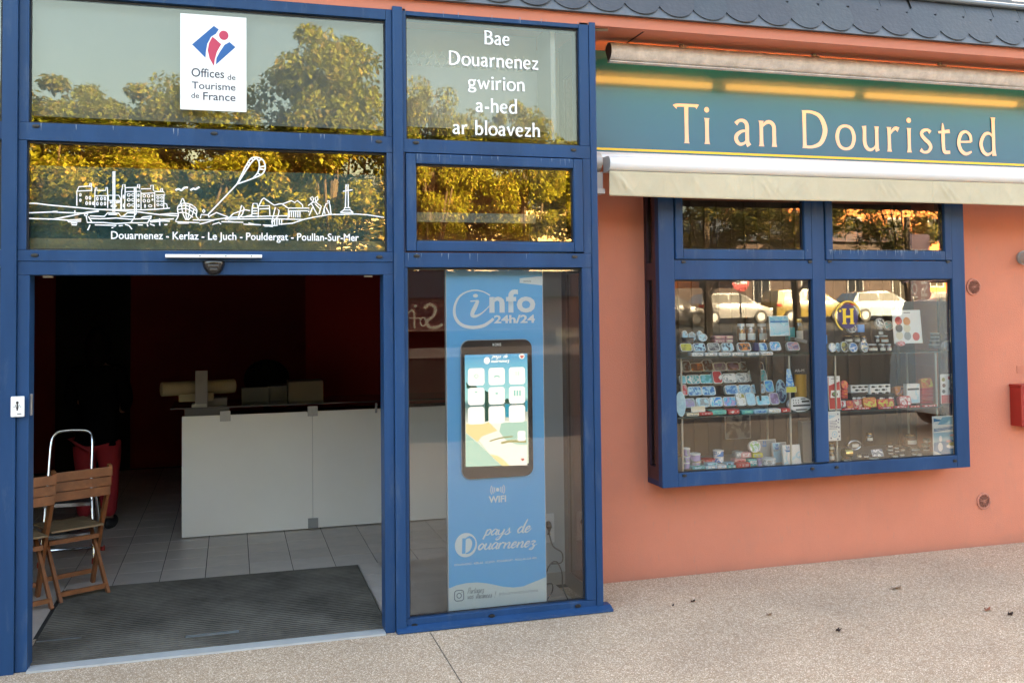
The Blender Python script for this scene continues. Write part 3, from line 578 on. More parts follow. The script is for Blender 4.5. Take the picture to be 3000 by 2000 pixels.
for t, x0, x1, yb, h in (('Offices', 1098, 1286, 445, .052), ('de', 1305, 1352, 452, .032), ('Tourisme', 1100, 1352, 515, .042), ('de', 1097, 1143, 570, .032), ('France', 1165, 1352, 578, .046)):
    X0 = -.281+(x0-1035)*.000959; X1 = -.281+(x1-1035)*.000959; Z0 = 3.067+(642-4-yb)*.000985
    text('poster_lettering', t, X0, Z0, X1-X0, h, .0235, TG, pos, bold=.012)
# ---------------- keypad, sensor bar, sensor, jamb plate
kp = thing('key_switch', 'white square key switch plate screwed to the left blue door post', 'switch', (-1.10, -.023, 1.415))
boxes('plate', WHITE, kp, (-.033, .034, -.016, 0, -.055, .055), bev=.006)
ink = Ink(-.0165); ink.poly(ell(0, .022, .007, .007, 12)); ink.line([(0, .02), (0, -.02)], .007); ink.line([(-.01, .01), (0, -.02), (.01, .01)], .003); ink.line([(.0, -.038), (.02, -.038)], .004); ink.line([(-.018, 0), (-.012, 0)], .003); ink.line([(.014, 0), (.019, 0)], .003); ink.done('key_symbol', BLACK, kp)
jp = tag(boxes('strike_plate', ALU, None, (-1.0505, -1.040, .03, .05, 1.36, 1.475), bev=.002), 'small metal strike plate on the inner face of the left door jamb', 'plate')
br = thing('door_bar', 'long narrow white aluminium bar fixed above the doorway', 'bar', (-.094, -.002, 2.222))
boxes('rail', mat('white_alu', (.8, .8, .82), .3), br, (-.262, .262, -.05, 0, -.006, .012), bev=.003)
boxes('screw', BLACK, br, *[(a, a+.006, -.0515, -.05, 0, .006) for a in (-.08, .06, .2)])
se = thing('motion_sensor', 'black rounded door motion sensor below the white bar over the doorway', 'sensor', (-.098, .002, 2.195))
bm = B(); bmesh.ops.create_uvsphere(bm, u_segments=24, v_segments=16, radius=1)
for v in bm.verts:
    v.co = Vector((v.co.x*.062, (v.co.y*.05 if v.co.y < 0 else 0), v.co.z*.078 if v.co.z < 0 else v.co.z*.01))
obj('housing', bm, mat('sensor_black', (.01, .01, .01), .18, coat=.4), se, True)
boxes('lens', mat('sensor_grey', (.06, .055, .05), .3), se, (-.03, .03, -.052, -.03, -.03, -.018), (-.02, .02, -.05, -.03, -.05, -.038), bev=.003)
for xx in ((-0.9826,2.1087), (0.7912,2.1162)):
    pass
for lab, xx in (('left', -.97), ('right', .79)):
    tag(boxes('door_buffer', mat('grey_rubber', (.4, .4, .38), .5), None, (xx-.025, xx+.025, .05, .07, 2.108, 2.118)), 'small grey stop under the door header at its %s end' % lab, 'door stop')
# ================================================================ shop sign
sign = thing('shop_sign', 'long glossy teal fascia sign with cream lettering and yellow underline', 'sign', (0, 0, 0))
SM = mat('teal_gloss_panel', (.003, .092, .175), .2, coat=.35, spec=.4); MC['teal_gloss_panel'].node_tree.nodes['Principled BSDF'].inputs['Coat Roughness'].default_value = .06
boxes('board', SM, sign, (2.30, 7.4, .60, .62, 2.99, 3.741))
ink = Ink(.5985); ink.line([(2.31, 3.036), (7.39, 3.036)], .016); ink.done('yellow_stripe', mat('yellow_stripe', (.75, .52, .03), .4), sign)
h = .292
for t, xa, xb in (('Ti', 3.10, 3.385), ('an', 3.580, 3.945), ('Douristed', 4.150, 5.965)):
    sx = (xb-xa)/gwidth(t, h, FLARE, 1, .17)
    ink = Ink(.598); ink.glyphs(t, xa, 3.10, h, FLARE, sx=sx, wt=.95, track=.17); ink.done('sign_lettering', mat('cream_lettering', (.72, .52, .38), .45), sign)
# ================================================================ lamp trough above the sign
LT = thing('sign_light', 'long weathered grey tubular light trough mounted above the teal sign', 'light fixture')
TRm = mat('weathered_grey_trough', (.62, .58, .54), .5, metal=.15, var=.22, scale=14, bump=.4, bscale=90)
bm = B(); r = .064; cz, cy = 3.642, .275
arc = [(cy+r*cos(radians(a)), cz+r*sin(radians(a))) for a in range(22, 291, 12)]
inn = [(cy+(r-.004)*cos(radians(a)), cz+(r-.004)*sin(radians(a))) for a in range(286, 21, -12)]
prismx(bm, arc+inn, 2.455, 7.3); obj('housing', bm, TRm, LT, True)
boxes('lip', TRm, LT, (2.455, 7.3, cy-.03, cy+.02, cz-r-.008, cz-r-.001))
bm = B(); prismx(bm, [(cy+(r-.0045)*cos(radians(a)), cz+(r-.0045)*sin(radians(a))) for a in range(22, 291, 12)], 2.456, 2.462); obj('end_cap', bm, mat('dark_end_cap', (.07, .065, .06), .6), LT)
TB = mat('fluorescent_tube', (1, .9, .7), .4, emit=(1, .47, .09), es=22)
for a, b_ in ((2.5, 3.56), (3.70, 4.84), (4.965, 6.46), (6.6, 7.2)):
    bm = B(); tube(bm, [(a, cy+.028, cz-.03), (b_, cy+.028, cz-.03)], .024, 12); obj('tube', bm, TB, LT, True)
for px_, pz_ in ((3.0139,3.75), (4.0742,3.7766), (5.1761,3.7947), (6.75, 3.7)):
    boxes('bracket', mat('cream_bracket', (.45, .38, .28), .6), LT, (px_-.012, px_+.02, .30, .312, 3.70, 3.742), (px_-.012, px_+.02, .25, .312, 3.706, 3.712), (px_-.03, px_-.013, .255, .275, 3.704, 3.714))
# conduit stub under the eaves beside the corner post
bm = B(); tube(bm, [(2.256, .08, 3.725), (2.36, .045, 3.722)], .012, 8); tag(obj('cable_stub', bm, mat('dirty_cream', (.3, .26, .2), .7)), 'short dirty cable stub sticking out under the eaves at the corner post', 'cable')
# ================================================================ awning
aw = thing('awning', 'retracted awning with white cassette and cream fabric valance over the shop window', 'awning')
AWW = mat('white_awning_metal', (.72, .72, .72), .3)
X0 = 2.385
def halfcap(y, z, ry, rz, a0, a1, st=12): return [(y+ry*cos(radians(a)), z+rz*sin(radians(a))) for a in range(a0, a1+1, st)]
bm = B(); prismx(bm, [(.595, 2.985), (.33, 2.968), (.29, 2.945), (.28, 2.92), (.595, 2.92)], X0-.05, 7.4); obj('cassette', bm, AWW, aw)
bm = B(); prismx(bm, halfcap(.175, 2.862, .055, .052, 90, 270)+[(.25, 2.81), (.25, 2.914)], X0+.01, 7.4); obj('front_bar', bm, AWW, aw, True)
bm = B(); prismx(bm, halfcap(.30, 2.885, .10, .07, 100, 260)+[(.45, 2.815), (.45, 2.955)], X0-.07, X0-.012); obj('end_cap', bm, mat('grey_awning_cap', (.5, .48, .46), .5), aw, True)
boxes('arm_bracket', mat('pale_bracket', (.42, .38, .36), .5), aw, (X0-.045, X0-.005, .22, .595, 2.70, 2.812), (X0-.09, X0-.003, .19, .4, 2.665, 2.697))
# valance: hanging cloth with soft folds, panels joined by seams
def cloth():
    bm = B(); nx, nz = 620, 14; x1 = 7.4; g = []
    rr = random.Random(3); fold = [(rr.uniform(X0, x1), rr.uniform(-1.6, 1.6), rr.uniform(.004, .012), rr.uniform(.01, .03)) for _ in range(90)]
    for c_ in (X0, 3.46, 4.95, 6.35):
        fold += [(c_+rr.uniform(0, .12), rr.uniform(.5, 2), rr.uniform(.006, .013), rr.uniform(.008, .02)) for _ in range(8)]
    for i in range(nx+1):
        row = []
        x = X0+.012+(x1-X0)*i/nx
        for j in range(nz+1):
            t = j/nz; z = 2.812-.167*t; y = .150+.006*sin(x*3.1)*t
            for fx_, sl, am, wd in fold:
                d = (x-fx_-sl*.1*(t))/wd
                if abs(d) < 3: y -= am*.35*math.exp(-d*d)*(.25+.75*sin(pi*min(1, t*1.1)))
            for c_ in (3.46, 4.95, 6.35):
                if abs(x-c_) < .008: y += .004
            row.append(bm.verts.new((x, y, z-(.004*sin(x*2.3)*t))))
        g.append(row)
    for i in range(nx):
        for j in range(nz): bm.faces.new((g[i][j], g[i+1][j], g[i+1][j+1], g[i][j+1]))
    return bm
CL = mat('cream_canvas', (.52, .45, .315), .85, var=.08, scale=4, bump=.15, bscale=300)
va = obj('valance', cloth(), CL, aw, True); md = va.modifiers.new('s', 'SOLIDIFY'); md.thickness = .0025
ST = mat('mildew', (.28, .25, .16), .9)
# ================================================================ projecting shop window
bay = thing('shop_window', 'projecting blue framed display window with two lower panes and two top sashes full of tins', 'window')
FY = .37
BB = BLUE
bm_ = [(2.848, 2.966, FY, FY+.06, .662, 2.80), (5.300, 5.416, FY, FY+.06, .662, 2.80), (4.070, 4.176, FY+.001, FY+.06, .77, 2.80)]
each('stile', BB, bay, *bm_, bev=.003)
boxes('bottom_rail', BB, bay, (2.967, 5.299, FY+.001, FY+.06, .662, .756), bev=.003); each('middle_rail', BB, bay, (2.967, 4.069, FY+.001, FY+.06, 2.098, 2.234), (4.177, 5.299, FY+.001, FY+.06, 2.098, 2.234), bev=.003)
boxes('base_board', BLUED, bay, (2.85, 5.414, FY+.06, .64, .664, .70)); boxes('top_board', BLUED, bay, (2.85, 5.414, FY+.06, .64, 2.76, 2.80))
for a, b_ in ((2.967, 4.069), (4.177, 5.299)):
    pane(a+.001, b_-.001, .757, 2.097, FY+.03, G4, bay)
    s_ = frame('top_sash', a+.006, b_-.006, 2.240, 2.79, (.060, .060, .070, .05), FY-.010, FY+.05, bay, bev=.008)
    pane(a+.068, b_-.068, 2.312, 2.74, FY+.02, G4, s_)
drips(4.20, 5.28, 2.315, FY-.0115, 46, bay, 9, .045); drips(2.99, 4.03, 2.315, FY-.0115, 5, bay, 10, .03)
# side returns
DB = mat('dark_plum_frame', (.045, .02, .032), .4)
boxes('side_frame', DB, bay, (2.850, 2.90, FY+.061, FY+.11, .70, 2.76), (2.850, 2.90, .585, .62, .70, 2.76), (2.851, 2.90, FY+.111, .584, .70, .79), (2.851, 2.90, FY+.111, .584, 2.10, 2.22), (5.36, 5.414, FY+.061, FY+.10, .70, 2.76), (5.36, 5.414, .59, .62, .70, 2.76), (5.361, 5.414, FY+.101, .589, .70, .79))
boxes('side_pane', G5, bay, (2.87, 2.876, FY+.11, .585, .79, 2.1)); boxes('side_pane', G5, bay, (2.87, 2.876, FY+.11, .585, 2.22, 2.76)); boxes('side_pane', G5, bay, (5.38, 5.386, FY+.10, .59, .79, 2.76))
for xx, zz in [(3.0348,2.2216), (4.0483,2.2245), (4.2151,2.2275), (5.2581,2.228), (3.0134,0.7392), (4.0306,0.7289), (4.234,0.7273), (5.2731,0.7165)]:
    o = bpy.data.objects.new('drain_cap', cme); COL.objects.link(o); o.parent = bay; o.location = (xx, FY-.002, zz); o.scale = (1, 1, .6)
# room lining behind the display: vertical brown slats
SLm = [mat('blind_slat_%d' % i, c, .6, var=.15, scale=6, streak=True) for i, c in enumerate(((.125, .095, .07), (.14, .108, .08), (.11, .085, .064)))]
bl = thing('vertical_blind', 'drawn vertical blind of brown grey slats behind the display shelves', 'blind')
sm_ = []
for m_ in SLm:
    bm = B(); box(bm, -.072, .072, 0, .003, 0, 2.35); bmesh.ops.recalc_face_normals(bm, faces=bm.faces); me = bpy.data.meshes.new('slat'); bm.to_mesh(me); bm.free(); me.materials.append(m_); sm_.append(me)
for k in range(28):
    o = bpy.data.objects.new('slat', sm_[random.randrange(3)]); COL.objects.link(o); o.parent = bl; o.location = (2.62+k*.118, 1.16+(k % 2)*.004, .62); o.rotation_euler = (0, 0, radians(random.uniform(6, 16)))
boxes('head_rail', DARK, bl, (2.55, 5.95, 1.1, 1.2, 2.98, 3.02))
boxes('display_floor', mat('display_floor', (.40, .38, .35), .5), bld, (2.91, 5.35, FY+.06, 1.15, .702, .735))
boxes('side_lining', mat('display_side', (.2, .13, .11), .7), bld, (2.87, 2.89, .93, 1.2, .7, 3.0), (5.42, 5.5, .9, 1.25, .6, 3.0))
# ================================================================ wall fittings
def vent(x, z, r, lab):
    t = thing('wall_vent', lab, 'vent', (x, WY-.001, z))
    CV = mat('vent_coral', (.50, .19, .13), .6); CD = mat('vent_hole', (.02, .007, .005), .9)
    bm = B(); lathe(bm, [(r*1.22, 0), (r*1.2, -.008), (r*1.0, -.010), (r*.97, -.004)], n=32, axis='Y'); obj('rim', bm, CV, t, True)
    bm = B(); lathe(bm, [(r*.97, -.002), (.001, -.0021)], n=32, axis='Y'); obj('recess', bm, CD, t)
    bm = B()
    for q in (.3, .5, .7, .88):
        lathe(bm, [(r*q+.0012, -.004), (r*q+.0012, -.007), (r*q-.0012, -.007), (r*q-.0012, -.004)], n=28, axis='Y')
    for k in range(6):
        a = k*pi/6; dx, dz = cos(a)*r*.96, sin(a)*r*.96; nx, nz = -sin(a)*.0013, cos(a)*.0013
        prism(bm, [(-dx+nx, -dz+nz), (dx+nx, dz+nz), (dx-nx, dz-nz), (-dx-nx, -dz-nz)], -.0088-.0002*k, -.0075-.0002*k)
    obj('grille', bm, CV, t)
vent(5.715, 2.04, .057, 'round coral vent grille on the wall beside the top of the shop window')
vent(5.755, .335, .055, 'round coral vent grille low on the wall below the shop window corner')
rb = thing('letter_box', 'red metal letter box on the coral wall at the right edge', 'letter box', (6.3, WY, 1.08))
boxes('body', mat('red_metal', (.33, .02, .014), .4, var=.1), rb, (-.26, .3, -.12, -.001, -.158, .158), bev=.006); boxes('lid', mat('red_metal', (.4, .02, .01), .4), rb, (-.265, .305, -.13, -.001, .159, .175), bev=.003)
sc = thing('security_camera', 'grey dome camera on the coral wall at the right edge', 'camera', (6.2, .50, 2.275))
bm = B(); lathe(bm, [(.001, -.055), (.04, -.05), (.05, -.02), (.05, .12)], n=24, axis='Y'); obj('body', bm, mat('camera_grey', (.35, .34, .32), .35), sc, True)
bm = B(); lathe(bm, [(.001, -.057), (.026, -.053)], n=20, axis='Y'); obj('lens', bm, BLACK, sc)
bm = B(); lathe(bm, [(.06, 0), (.05, .02), (.001, .02)], (0, .09, 0), n=20, axis='Y'); obj('base', bm, mat('camera_grey', (.4, .4, .4), .4), sc, True)
tag(boxes('wall_cover', CORALP, None, (6.12, 6.35, WY-.004, WY-.001, 1.338, 1.40)), 'thin coral painted cover strip on the wall above the letter box', 'cover')
tag(boxes('wall_conduit', CORALP, None, (6.21, 6.23, WY-.012, WY-.001, .5, .92)), 'thin coral painted conduit below the letter box at the right edge', 'conduit')
# leaves and scraps on the ground
def leaf(x, y, s, m, lab, rz=0, nm='dead_leaf', cat='leaf'):
    bm = B(); n = 8; top = [bm.verts.new((s*(i/n-.5), s*.36*sin(pi*i/n), .010+.010*sin(pi*i/n*2+1))) for i in range(n+1)]; bot = [bm.verts.new((s*(i/n-.5), -s*.36*sin(pi*i/n), .003+.016*abs(sin(pi*i/n)))) for i in range(n+1)]
    mid = [bm.verts.new((s*(i/n-.5), 0, .002)) for i in range(n+1)]
    for i in range(n):
        for A_, B_ in ((top, mid), (mid, bot)):
            try: bm.faces.new((A_[i], A_[i+1], B_[i+1], B_[i]))
            except ValueError: pass
    o = obj(nm, bm, m, None, loc=(x, y, .002)); o.rotation_euler = (0, 0, rz); md = o.modifiers.new('s', 'SOLIDIFY'); md.thickness = .001; tag(o, lab, cat)
LB = mat('dead_leaf_brown', (.30, .10, .05), .7, var=.3, scale=60); LT2 = mat('dead_leaf_tan', (.33, .22, .15), .7, var=.2, scale=60); LD = mat('dead_leaf_dark', (.04, .022, .018), .7)
leaf(4.282, -.194, .085, LT2, 'pale tan dead leaf lying on the gravelly pavement below the low vent', .1)
leaf(4.512, -.761, .062, LB, 'reddish brown dead leaf on the pavement at lower right', .4)
leaf(4.575, -.873, .045, LD, 'dark curled leaf on the pavement beside the reddish brown leaf', 1.2)
leaf(2.862, -.028, .035, LD, 'tiny dark scrap on the pavement just right of the corner sill', .2)
leaf(2.703, -.065, .022, LD, 'smallest dark speck of leaf on the pavement near the corner sill', .5)
leaf(3.41, -.80, .05, LD, 'thin dark smear of leaf litter in the middle of the pavement', .9)
leaf(3.18, -.42, .04, LT2, 'small pale scrap lying on the pavement under the shop window', .1)
# ================================================================ entrance mat
em = thing('entrance_mat', 'large dark grey ribbed entrance mat set inside the open doorway', 'mat')
MT = mat('mat_rubber', (.045, .05, .052), .75, var=.35, scale=3)
boxes('mat_base', mat('mat_base', (.018, .016, .014), .9, var=.3, scale=2.5), em, (-1.1, .905, .078, 1.56, -.002, .003))
bm = B(); yy = .085
while yy < 1.55:
    box(bm, -1.095, .9, yy, yy+.019, .003, .009); yy += .0365
rb_ = obj('mat_ribs', bm, mat('mat_rib', (.115, .102, .086), .9, var=.5, scale=2.2, spec=.15), em); tag(rb_, kind='stuff')
boxes('mat_edge', ALU, em, (.9055, .912, .078, 1.56, -.002, .008)); boxes('mat_edge', BLACK, em, (-1.1, .905, 1.561, 1.568, -.002, .008))
o = boxes('metal_strip', mat('grey_strip', (.3, .33, .35), .35, metal=.6), em, (-.15, .15, -.018, .018, .0095, .0125)); o.location = (-.11, .283, 0)
o = boxes('metal_strip', mat('grey_strip', (.3, .33, .35), .35), em, (-1.09, -.85, .46, .475, .0095, .0115))
# ================================================================ reception counter and what stands on it
ct = thing('reception_counter', 'long white panelled reception counter with square metal clips and dark glass top', 'counter', (0, 0, 0))
CW = mat('counter_white', (.86, .83, .77), .45, var=.02, scale=2)
boxes('panel', CW, ct, (-.405, .681, 2.90, 2.92, .01, 1.025)); boxes('panel', CW, ct, (.684, 1.90, 2.90, 2.92, .012, 1.027))
boxes('carcass', mat('counter_dark', (.03, .025, .025), .6), ct, (-.39, 3.0, 2.94, 3.5, .02, 1.0))
for a, b_ in ((-.053, 1.017), (.683, 1.03), (.683, .055), (1.24, 1.035)):
    boxes('clip', mat('clip_steel', (.33, .34, .34), .35, metal=.5), ct, (a-.043 if a < 1.2 else a-.01, a+.043 if a < 1.2 else a+.01, 2.885, 2.899, b_-.043, b_+.043))
boxes('glass_top', mat('dark_glass', (.02, .022, .022), .12), ct, (-.5, 2.4, 2.93, 3.6, 1.085, 1.095)); boxes('riser', mat('grey_riser', (.06, .055, .05), .5), ct, (-.385, -.02, 2.935, 3.1, 1.001, 1.084))
def dbox(nm, lab, cat, m, g, dp, parts=None, bev=.003):
    x, y, z, w, h = g; t = thing(nm, lab, cat, (x, y, z)); boxes('body' if not parts else parts, m, t, (-w/2, w/2, 0, dp, 0, h), bev=bev); return t
TAN = mat('kraft_card', (.30, .24, .15), .7, var=.12, scale=5)
tr = thing('cardboard_roll', 'thick brown cardboard tube lying across a pile on the counter', 'tube', (0, 0, 0))
a_, b_ = (-0.5783,1.2511), (0.021,1.2465)
bm = B(); tube(bm, [(a_[0], 3.05, a_[1]), (b_[0], 3.25, b_[1])], .062, 20); obj('tube', bm, TAN, tr, True)
bm = B(); tube(bm, [(a_[0]-.001, 3.0498, a_[1]), (a_[0]+.004, 3.051, a_[1])], .05, 20); obj('tube_end', bm, mat('tube_end', (.34, .27, .17), .7), tr)
dbox('display_board', 'narrow upright grey board standing in front of the cardboard tube', 'board', mat('grey_board', (.22, .2, .19), .7), (-0.25,2.97,1.111,0.102,0.295), .02)
dbox('cardboard_flap', 'open cardboard box lid lying under the tube on the counter', 'box', TAN, (-0.294,3.06,1.136,0.288,0.065), .2)
dbox('leaflet_stack', 'small stack of pale leaflets at the left end of the counter', 'leaflets', mat('paper', (.42, .4, .36), .7), (-0.267,2.96,1.08,0.123,0.041), .15)
dbox('paper_pile', 'low dark pile of papers beside the leaflets on the counter', 'papers', mat('paper_dark', (.16, .14, .13), .7), (-0.124,3.08,1.086,0.171,0.07), .2)
dbox('monitor', 'dark computer monitor seen from behind on the counter', 'monitor', mat('monitor_dark', (.05, .05, .04), .5), (0.206,3.3,1.057,0.24,0.165), .05, 'screen')
dbox('printer', 'black printer sitting between the monitor and the cardboard box', 'printer', mat('printer_black', (.02, .022, .02), .4), (0.412,3.35,1.059,0.177,0.167), .3)
dbox('cardboard_box', 'brown cardboard box at the right of the counter desk', 'box', mat('kraft_dark', (.16, .125, .085), .8), (0.648,3.2,1.079,0.311,0.19), .3)
# desk chair back seen as a dark hump
dc = thing('office_chair', 'black office chair back showing above the counter', 'chair', (.33, 4.0, 0))
bm = B(); bmesh.ops.create_uvsphere(bm, u_segments=18, v_segments=12, radius=1)
for v in bm.verts: v.co = Vector((v.co.x*.22, v.co.y*.06, v.co.z*.19+1.25))
obj('backrest', bm, mat('chair_cloth', (.006, .006, .006), 1, spec=0), dc, True); bm = B(); tube(bm, [(0, .05, .1), (0, .05, 1.0)], .03, 8); obj('stem', bm, BLACK, dc); boxes('seat', BLACK, dc, (-.25, .25, -.45, .05, .45, .52), bev=.02)
# faint wall plaques
tag(boxes('wall_plaque', mat('plaque', (.16, .15, .15), .6), None, (-.40, -.12, 6.97, 6.995, 2.50, 2.62)), 'small grey plaque high on the dark red back wall above the counter', 'plaque')
tag(boxes('wall_plaque', mat('plaque2', (.14, .13, .12), .6), None, (-1.85, -1.50, 6.97, 6.995, 2.43, 2.56)), 'dim grey plaque on the dark back wall above the person', 'plaque')
dw = thing('dark_doorway', 'black slab painted as the dark of a doorway behind the person', 'doorway', (-1.62, 6.95, 0)); boxes('opening', mat('doorway_dark', (.004, .004, .005), .9), dw, (-.42, .42, 0, .03, 0, 2.72))  # flat black slab stands in for the darkness of an open doorway
# ================================================================ info kiosk banner board
kb = thing('info_kiosk', 'tall blue information kiosk board with built-in lit touch screen behind the glass', 'kiosk', (0, 0, 0))
def bmat():
    m = mat('kiosk_blue', (.12, .48, .88), .35); return m
KB = bmat(); KW = mat('kiosk_white', (.74, .84, .88), .4); KG = mat('kiosk_grey_print', (.18, .24, .28), .5)
bx0, bx1 = 1.283, 1.912
boxes('board', KB, kb, (bx0, bx1, .120, .16, .04, 2.160)); boxes('edge', mat('kiosk_edge', (.6, .63, .66), .4), kb, (bx0-.004, bx0-.0005, .119, .16, .04, 2.16), (bx1+.0005, bx1+.004, .119, .16, .04, 2.16))
bm = B(); wave = [(1.2824,0.1934),(1.3289,0.2082),(1.3918,0.2163),(1.464,0.2141),(1.5184,0.204),(1.573,0.1886),(1.6279,0.1722),(1.6924,0.1619),(1.7573,0.163),(1.8136,0.18),(1.8607,0.1934),(1.9061,0.2071)]
wave = [(bx0+(p[0]-wave[0][0])*(bx1-bx0)/(wave[-1][0]-wave[0][0]), p[1]) for p in wave]
sheet(bm, [(bx1, .041), *wave[::-1], (bx0, .041)], .1190); obj('white_wave', bm, mat('kiosk_pale', (.62, .72, .73), .4), kb)
# BRETAGNE flag
ink = Ink(.1185); ink.poly([(1.761,2.1009),(1.9122,2.1139),(1.9114,2.0552),(1.7606,2.0713)]); ink.done('flag_mark', KW, kb)
text('kiosk_lettering', 'BRETAGNE', *(1.7863,2.0767), .05, .0095, .1178, KG, kb, bold=.01)
# big "@"-like ring with i
ink = Ink(.1188); c0 = (1.4529,1.9102)
cw = [(1.5646,1.9935),(1.5251,2.0153),(1.4698,2.0263),(1.4068,2.0137),(1.3595,1.9797),(1.334,1.9191),(1.3389,1.8583),(1.3774,1.8121),(1.4438,1.7943),(1.5149,1.8023),(1.5628,1.8284),(1.5853,1.8473)]
wd = [.008, .006, .008, .010, .013, .016, .019, .020, .020, .020, .019, .017]
ink.stroke(crom([(p[0], p[1], w) for p, w in zip(cw, wd)], 6))
ink.line([(1.4361,1.9577),(1.4889,1.9619)], .008)
iw = [(1.485,1.9619),(1.4688,1.9253),(1.4511,1.8911),(1.4485,1.8683),(1.4761,1.8656),(1.5198,1.8903),(1.5881,1.9549)]
ink.stroke(crom([(p[0], p[1], w) for p, w in zip(iw, [.020, .026, .026, .022, .016, .008, .004])], 6))
ink.poly(ell(*(1.4695,1.9919), .0165, .0115, 16)); ink.done('info_ring', KW, kb)
a_, b_ = (1.5594,1.8822), (1.8633,1.8785)
text('kiosk_lettering', 'nfo', a_[0], a_[1], b_[0]-a_[0], .148, .1186, KW, kb, bold=.028, space=1.06)
a_, b_ = (1.5889,1.8165), (1.8592,1.814)
text('kiosk_lettering', '24h/24', a_[0], a_[1], b_[0]-a_[0], .052, .1186, KW, kb, bold=.03)
# phone shaped terminal
tx0, tz0 = (1.3724,0.8459); tx1, tz1 = (1.8296,1.7142)
sc_ = thing('x', 'x', 'x'); bpy.data.objects.remove(sc_)
bm = B(); prism(bm, rrect((tx0+tx1)/2, (tz0+tz1)/2+.004, tx1-tx0, tz1-tz0-.012, .052, 6), .098, .1195); scr = obj('terminal', bm, mat('terminal_black', (.035, .033, .033), .22, coat=.4), kb)
bm = B(); o_ = rrect((tx0+tx1)/2, (tz0+tz1)/2+.004, tx1-tx0+.008, tz1-tz0-.004, .056, 6); prism(bm, o_, .1175, .1188); obj('terminal_edge', bm, mat('terminal_edge', (.45, .5, .55), .4), kb)
sx0, sz0 = (1.3913,0.9336); sx1, sz1 = (1.7988,1.6243)
def em_(n, c, s=1.0): return mat(n, (0, 0, 0), .3, emit=c, es=s, spec=.3)
bpy_s = []
def scrm():
    m = bpy.data.materials.new('screen_picture'); m.use_nodes = True; N = m.node_tree.nodes; L = m.node_tree.links; b = N['Principled BSDF']
    b.inputs['Base Color'].default_value = (0, 0, 0, 1); b.inputs['Roughness'].default_value = .25
    tc = N.new('ShaderNodeTexCoord'); sp = N.new('ShaderNodeSeparateXYZ'); L.new(tc.outputs['Object'], sp.inputs[0])
    mr = N.new('ShaderNodeMapRange'); mr.inputs['From Min'].default_value = sz0; mr.inputs['From Max'].default_value = sz1; L.new(sp.outputs['Z'], mr.inputs[0])
    r = N.new('ShaderNodeValToRGB'); L.new(mr.outputs[0], r.inputs[0]); e = r.color_ramp.elements
    e[0].position = 0; e[0].color = (.75, .95, .8, 1); e[1].position = 1; e[1].color = (.10, .45, .85, 1)
    for p, c in ((.38, (.9, .95, .85, 1)), (.53, (.16, .30, .30, 1)), (.56, (.10, .25, .3, 1)), (.60, (.45, .9, .92, 1)), (.85, (.25, .72, .95, 1))): q = e.new(p); q.color = c
    L.new(r.outputs[0], b.inputs['Emission Color']); b.inputs['Emission Strength'].default_value = 1.0/2**EXPO
    return m
sb = boxes('screen', scrm(), scr, (sx0, sx1, .0955, .0975, sz0, sz1))
ES = 1.15
ink = Ink(.0953); ink.poly([(1.3949,1.2041),(1.4979,1.1995),(1.5412,1.2065),(1.647,1.2049),(1.793,1.1955),(1.7895,0.922),(1.675,0.9255),(1.644,0.9481),(1.5946,0.9806),(1.5452,1.0041)]); ink.done('screen_beach_white', em_('scr_white', (1, 1, .95), ES), scr)
ink = Ink(.0951); ink.poly([(1.3948,1.1981),(1.5102,1.193),(1.5412,1.2036),(1.5964,1.1474),(1.497,1.1164),(1.4671,1.0835),(1.3943,1.145)]); ink.poly([(1.5452,1.0041),(1.5947,0.9925),(1.6318,0.9667),(1.675,0.9255),(1.6251,0.9265)]); ink.done('screen_sand', em_('scr_sand', (.93, .80, .42), ES), scr)
ink = Ink(.0950); ink.poly([(1.3942,1.1391),(1.4671,1.0763),(1.5085,1.0357),(1.5452,1.0023),(1.6189,0.9286),(1.3922,0.9338)]); ink.poly([(1.6219,1.194),(1.793,1.1985),(1.7911,1.0481),(1.7205,1.0517),(1.6457,1.0913),(1.6088,1.1409)]); ink.done('screen_water', em_('scr_water', (.52, .80, .70), ES*.9), scr)
ink = Ink(.0949); ink.line([(1.5461,1.0843),(1.6208,1.1015),(1.696,1.1068)], .008, True); ink.line([(1.6205,1.0687),(1.6831,1.0775),(1.7838,1.0695)], .014, True); ink.done('screen_wave_lines', em_('scr_olive', (.45, .42, .18), ES*.9), scr)
ink = Ink(.0948); ink.poly([(1.3974,1.4587),(1.4143,1.4344),(1.4633,1.4298),(1.4694,1.4177),(1.4019,1.417)]); ink.poly([(1.5186,1.4011),(1.542,1.3884),(1.54,1.2096),(1.5165,1.2076)]); ink.poly([(1.6485,1.3366),(1.6612,1.347),(1.6767,1.3356),(1.6765,1.3146),(1.6483,1.3157)]); ink.done('screen_trees', em_('scr_dark', (.03, .12, .09), .8), scr)
ink = Ink(.0947); ink.poly([(1.6482,1.3097),(1.6764,1.3086),(1.6754,1.2276),(1.6504,1.2287)]); ink.poly([(1.7806,1.3257),(1.7959,1.3281),(1.795,1.2587),(1.783,1.2592)]); ink.done('screen_sea', em_('scr_sea', (.02, .4, .6), 1), scr)
wt_ = em_('scr_icon', (1, 1, 1), 1.3)
for cx_, cy_ in ((340, 440), (553, 435), (765, 428), (340, 643), (553, 636), (765, 628), (340, 843), (553, 835), (765, 823)):
    P0 = {(340, 440): (1.4637,1.4864), (553, 435): (1.5956,1.4853), (765, 428): (1.7285,1.4855), (340, 643): (1.4624,1.3657), (553, 636): (1.5942,1.3651), (765, 628): (1.7271,1.3651), (340, 843): (1.4612,1.2469), (553, 835): (1.5929,1.2462), (765, 823): (1.7257,1.2478)}[(cx_, cy_)]
    bm = B(); sheet(bm, rrect(P0[0], P0[1], .106, .108, .018, 4), .0944); obj('screen_button', bm, wt_, scr)
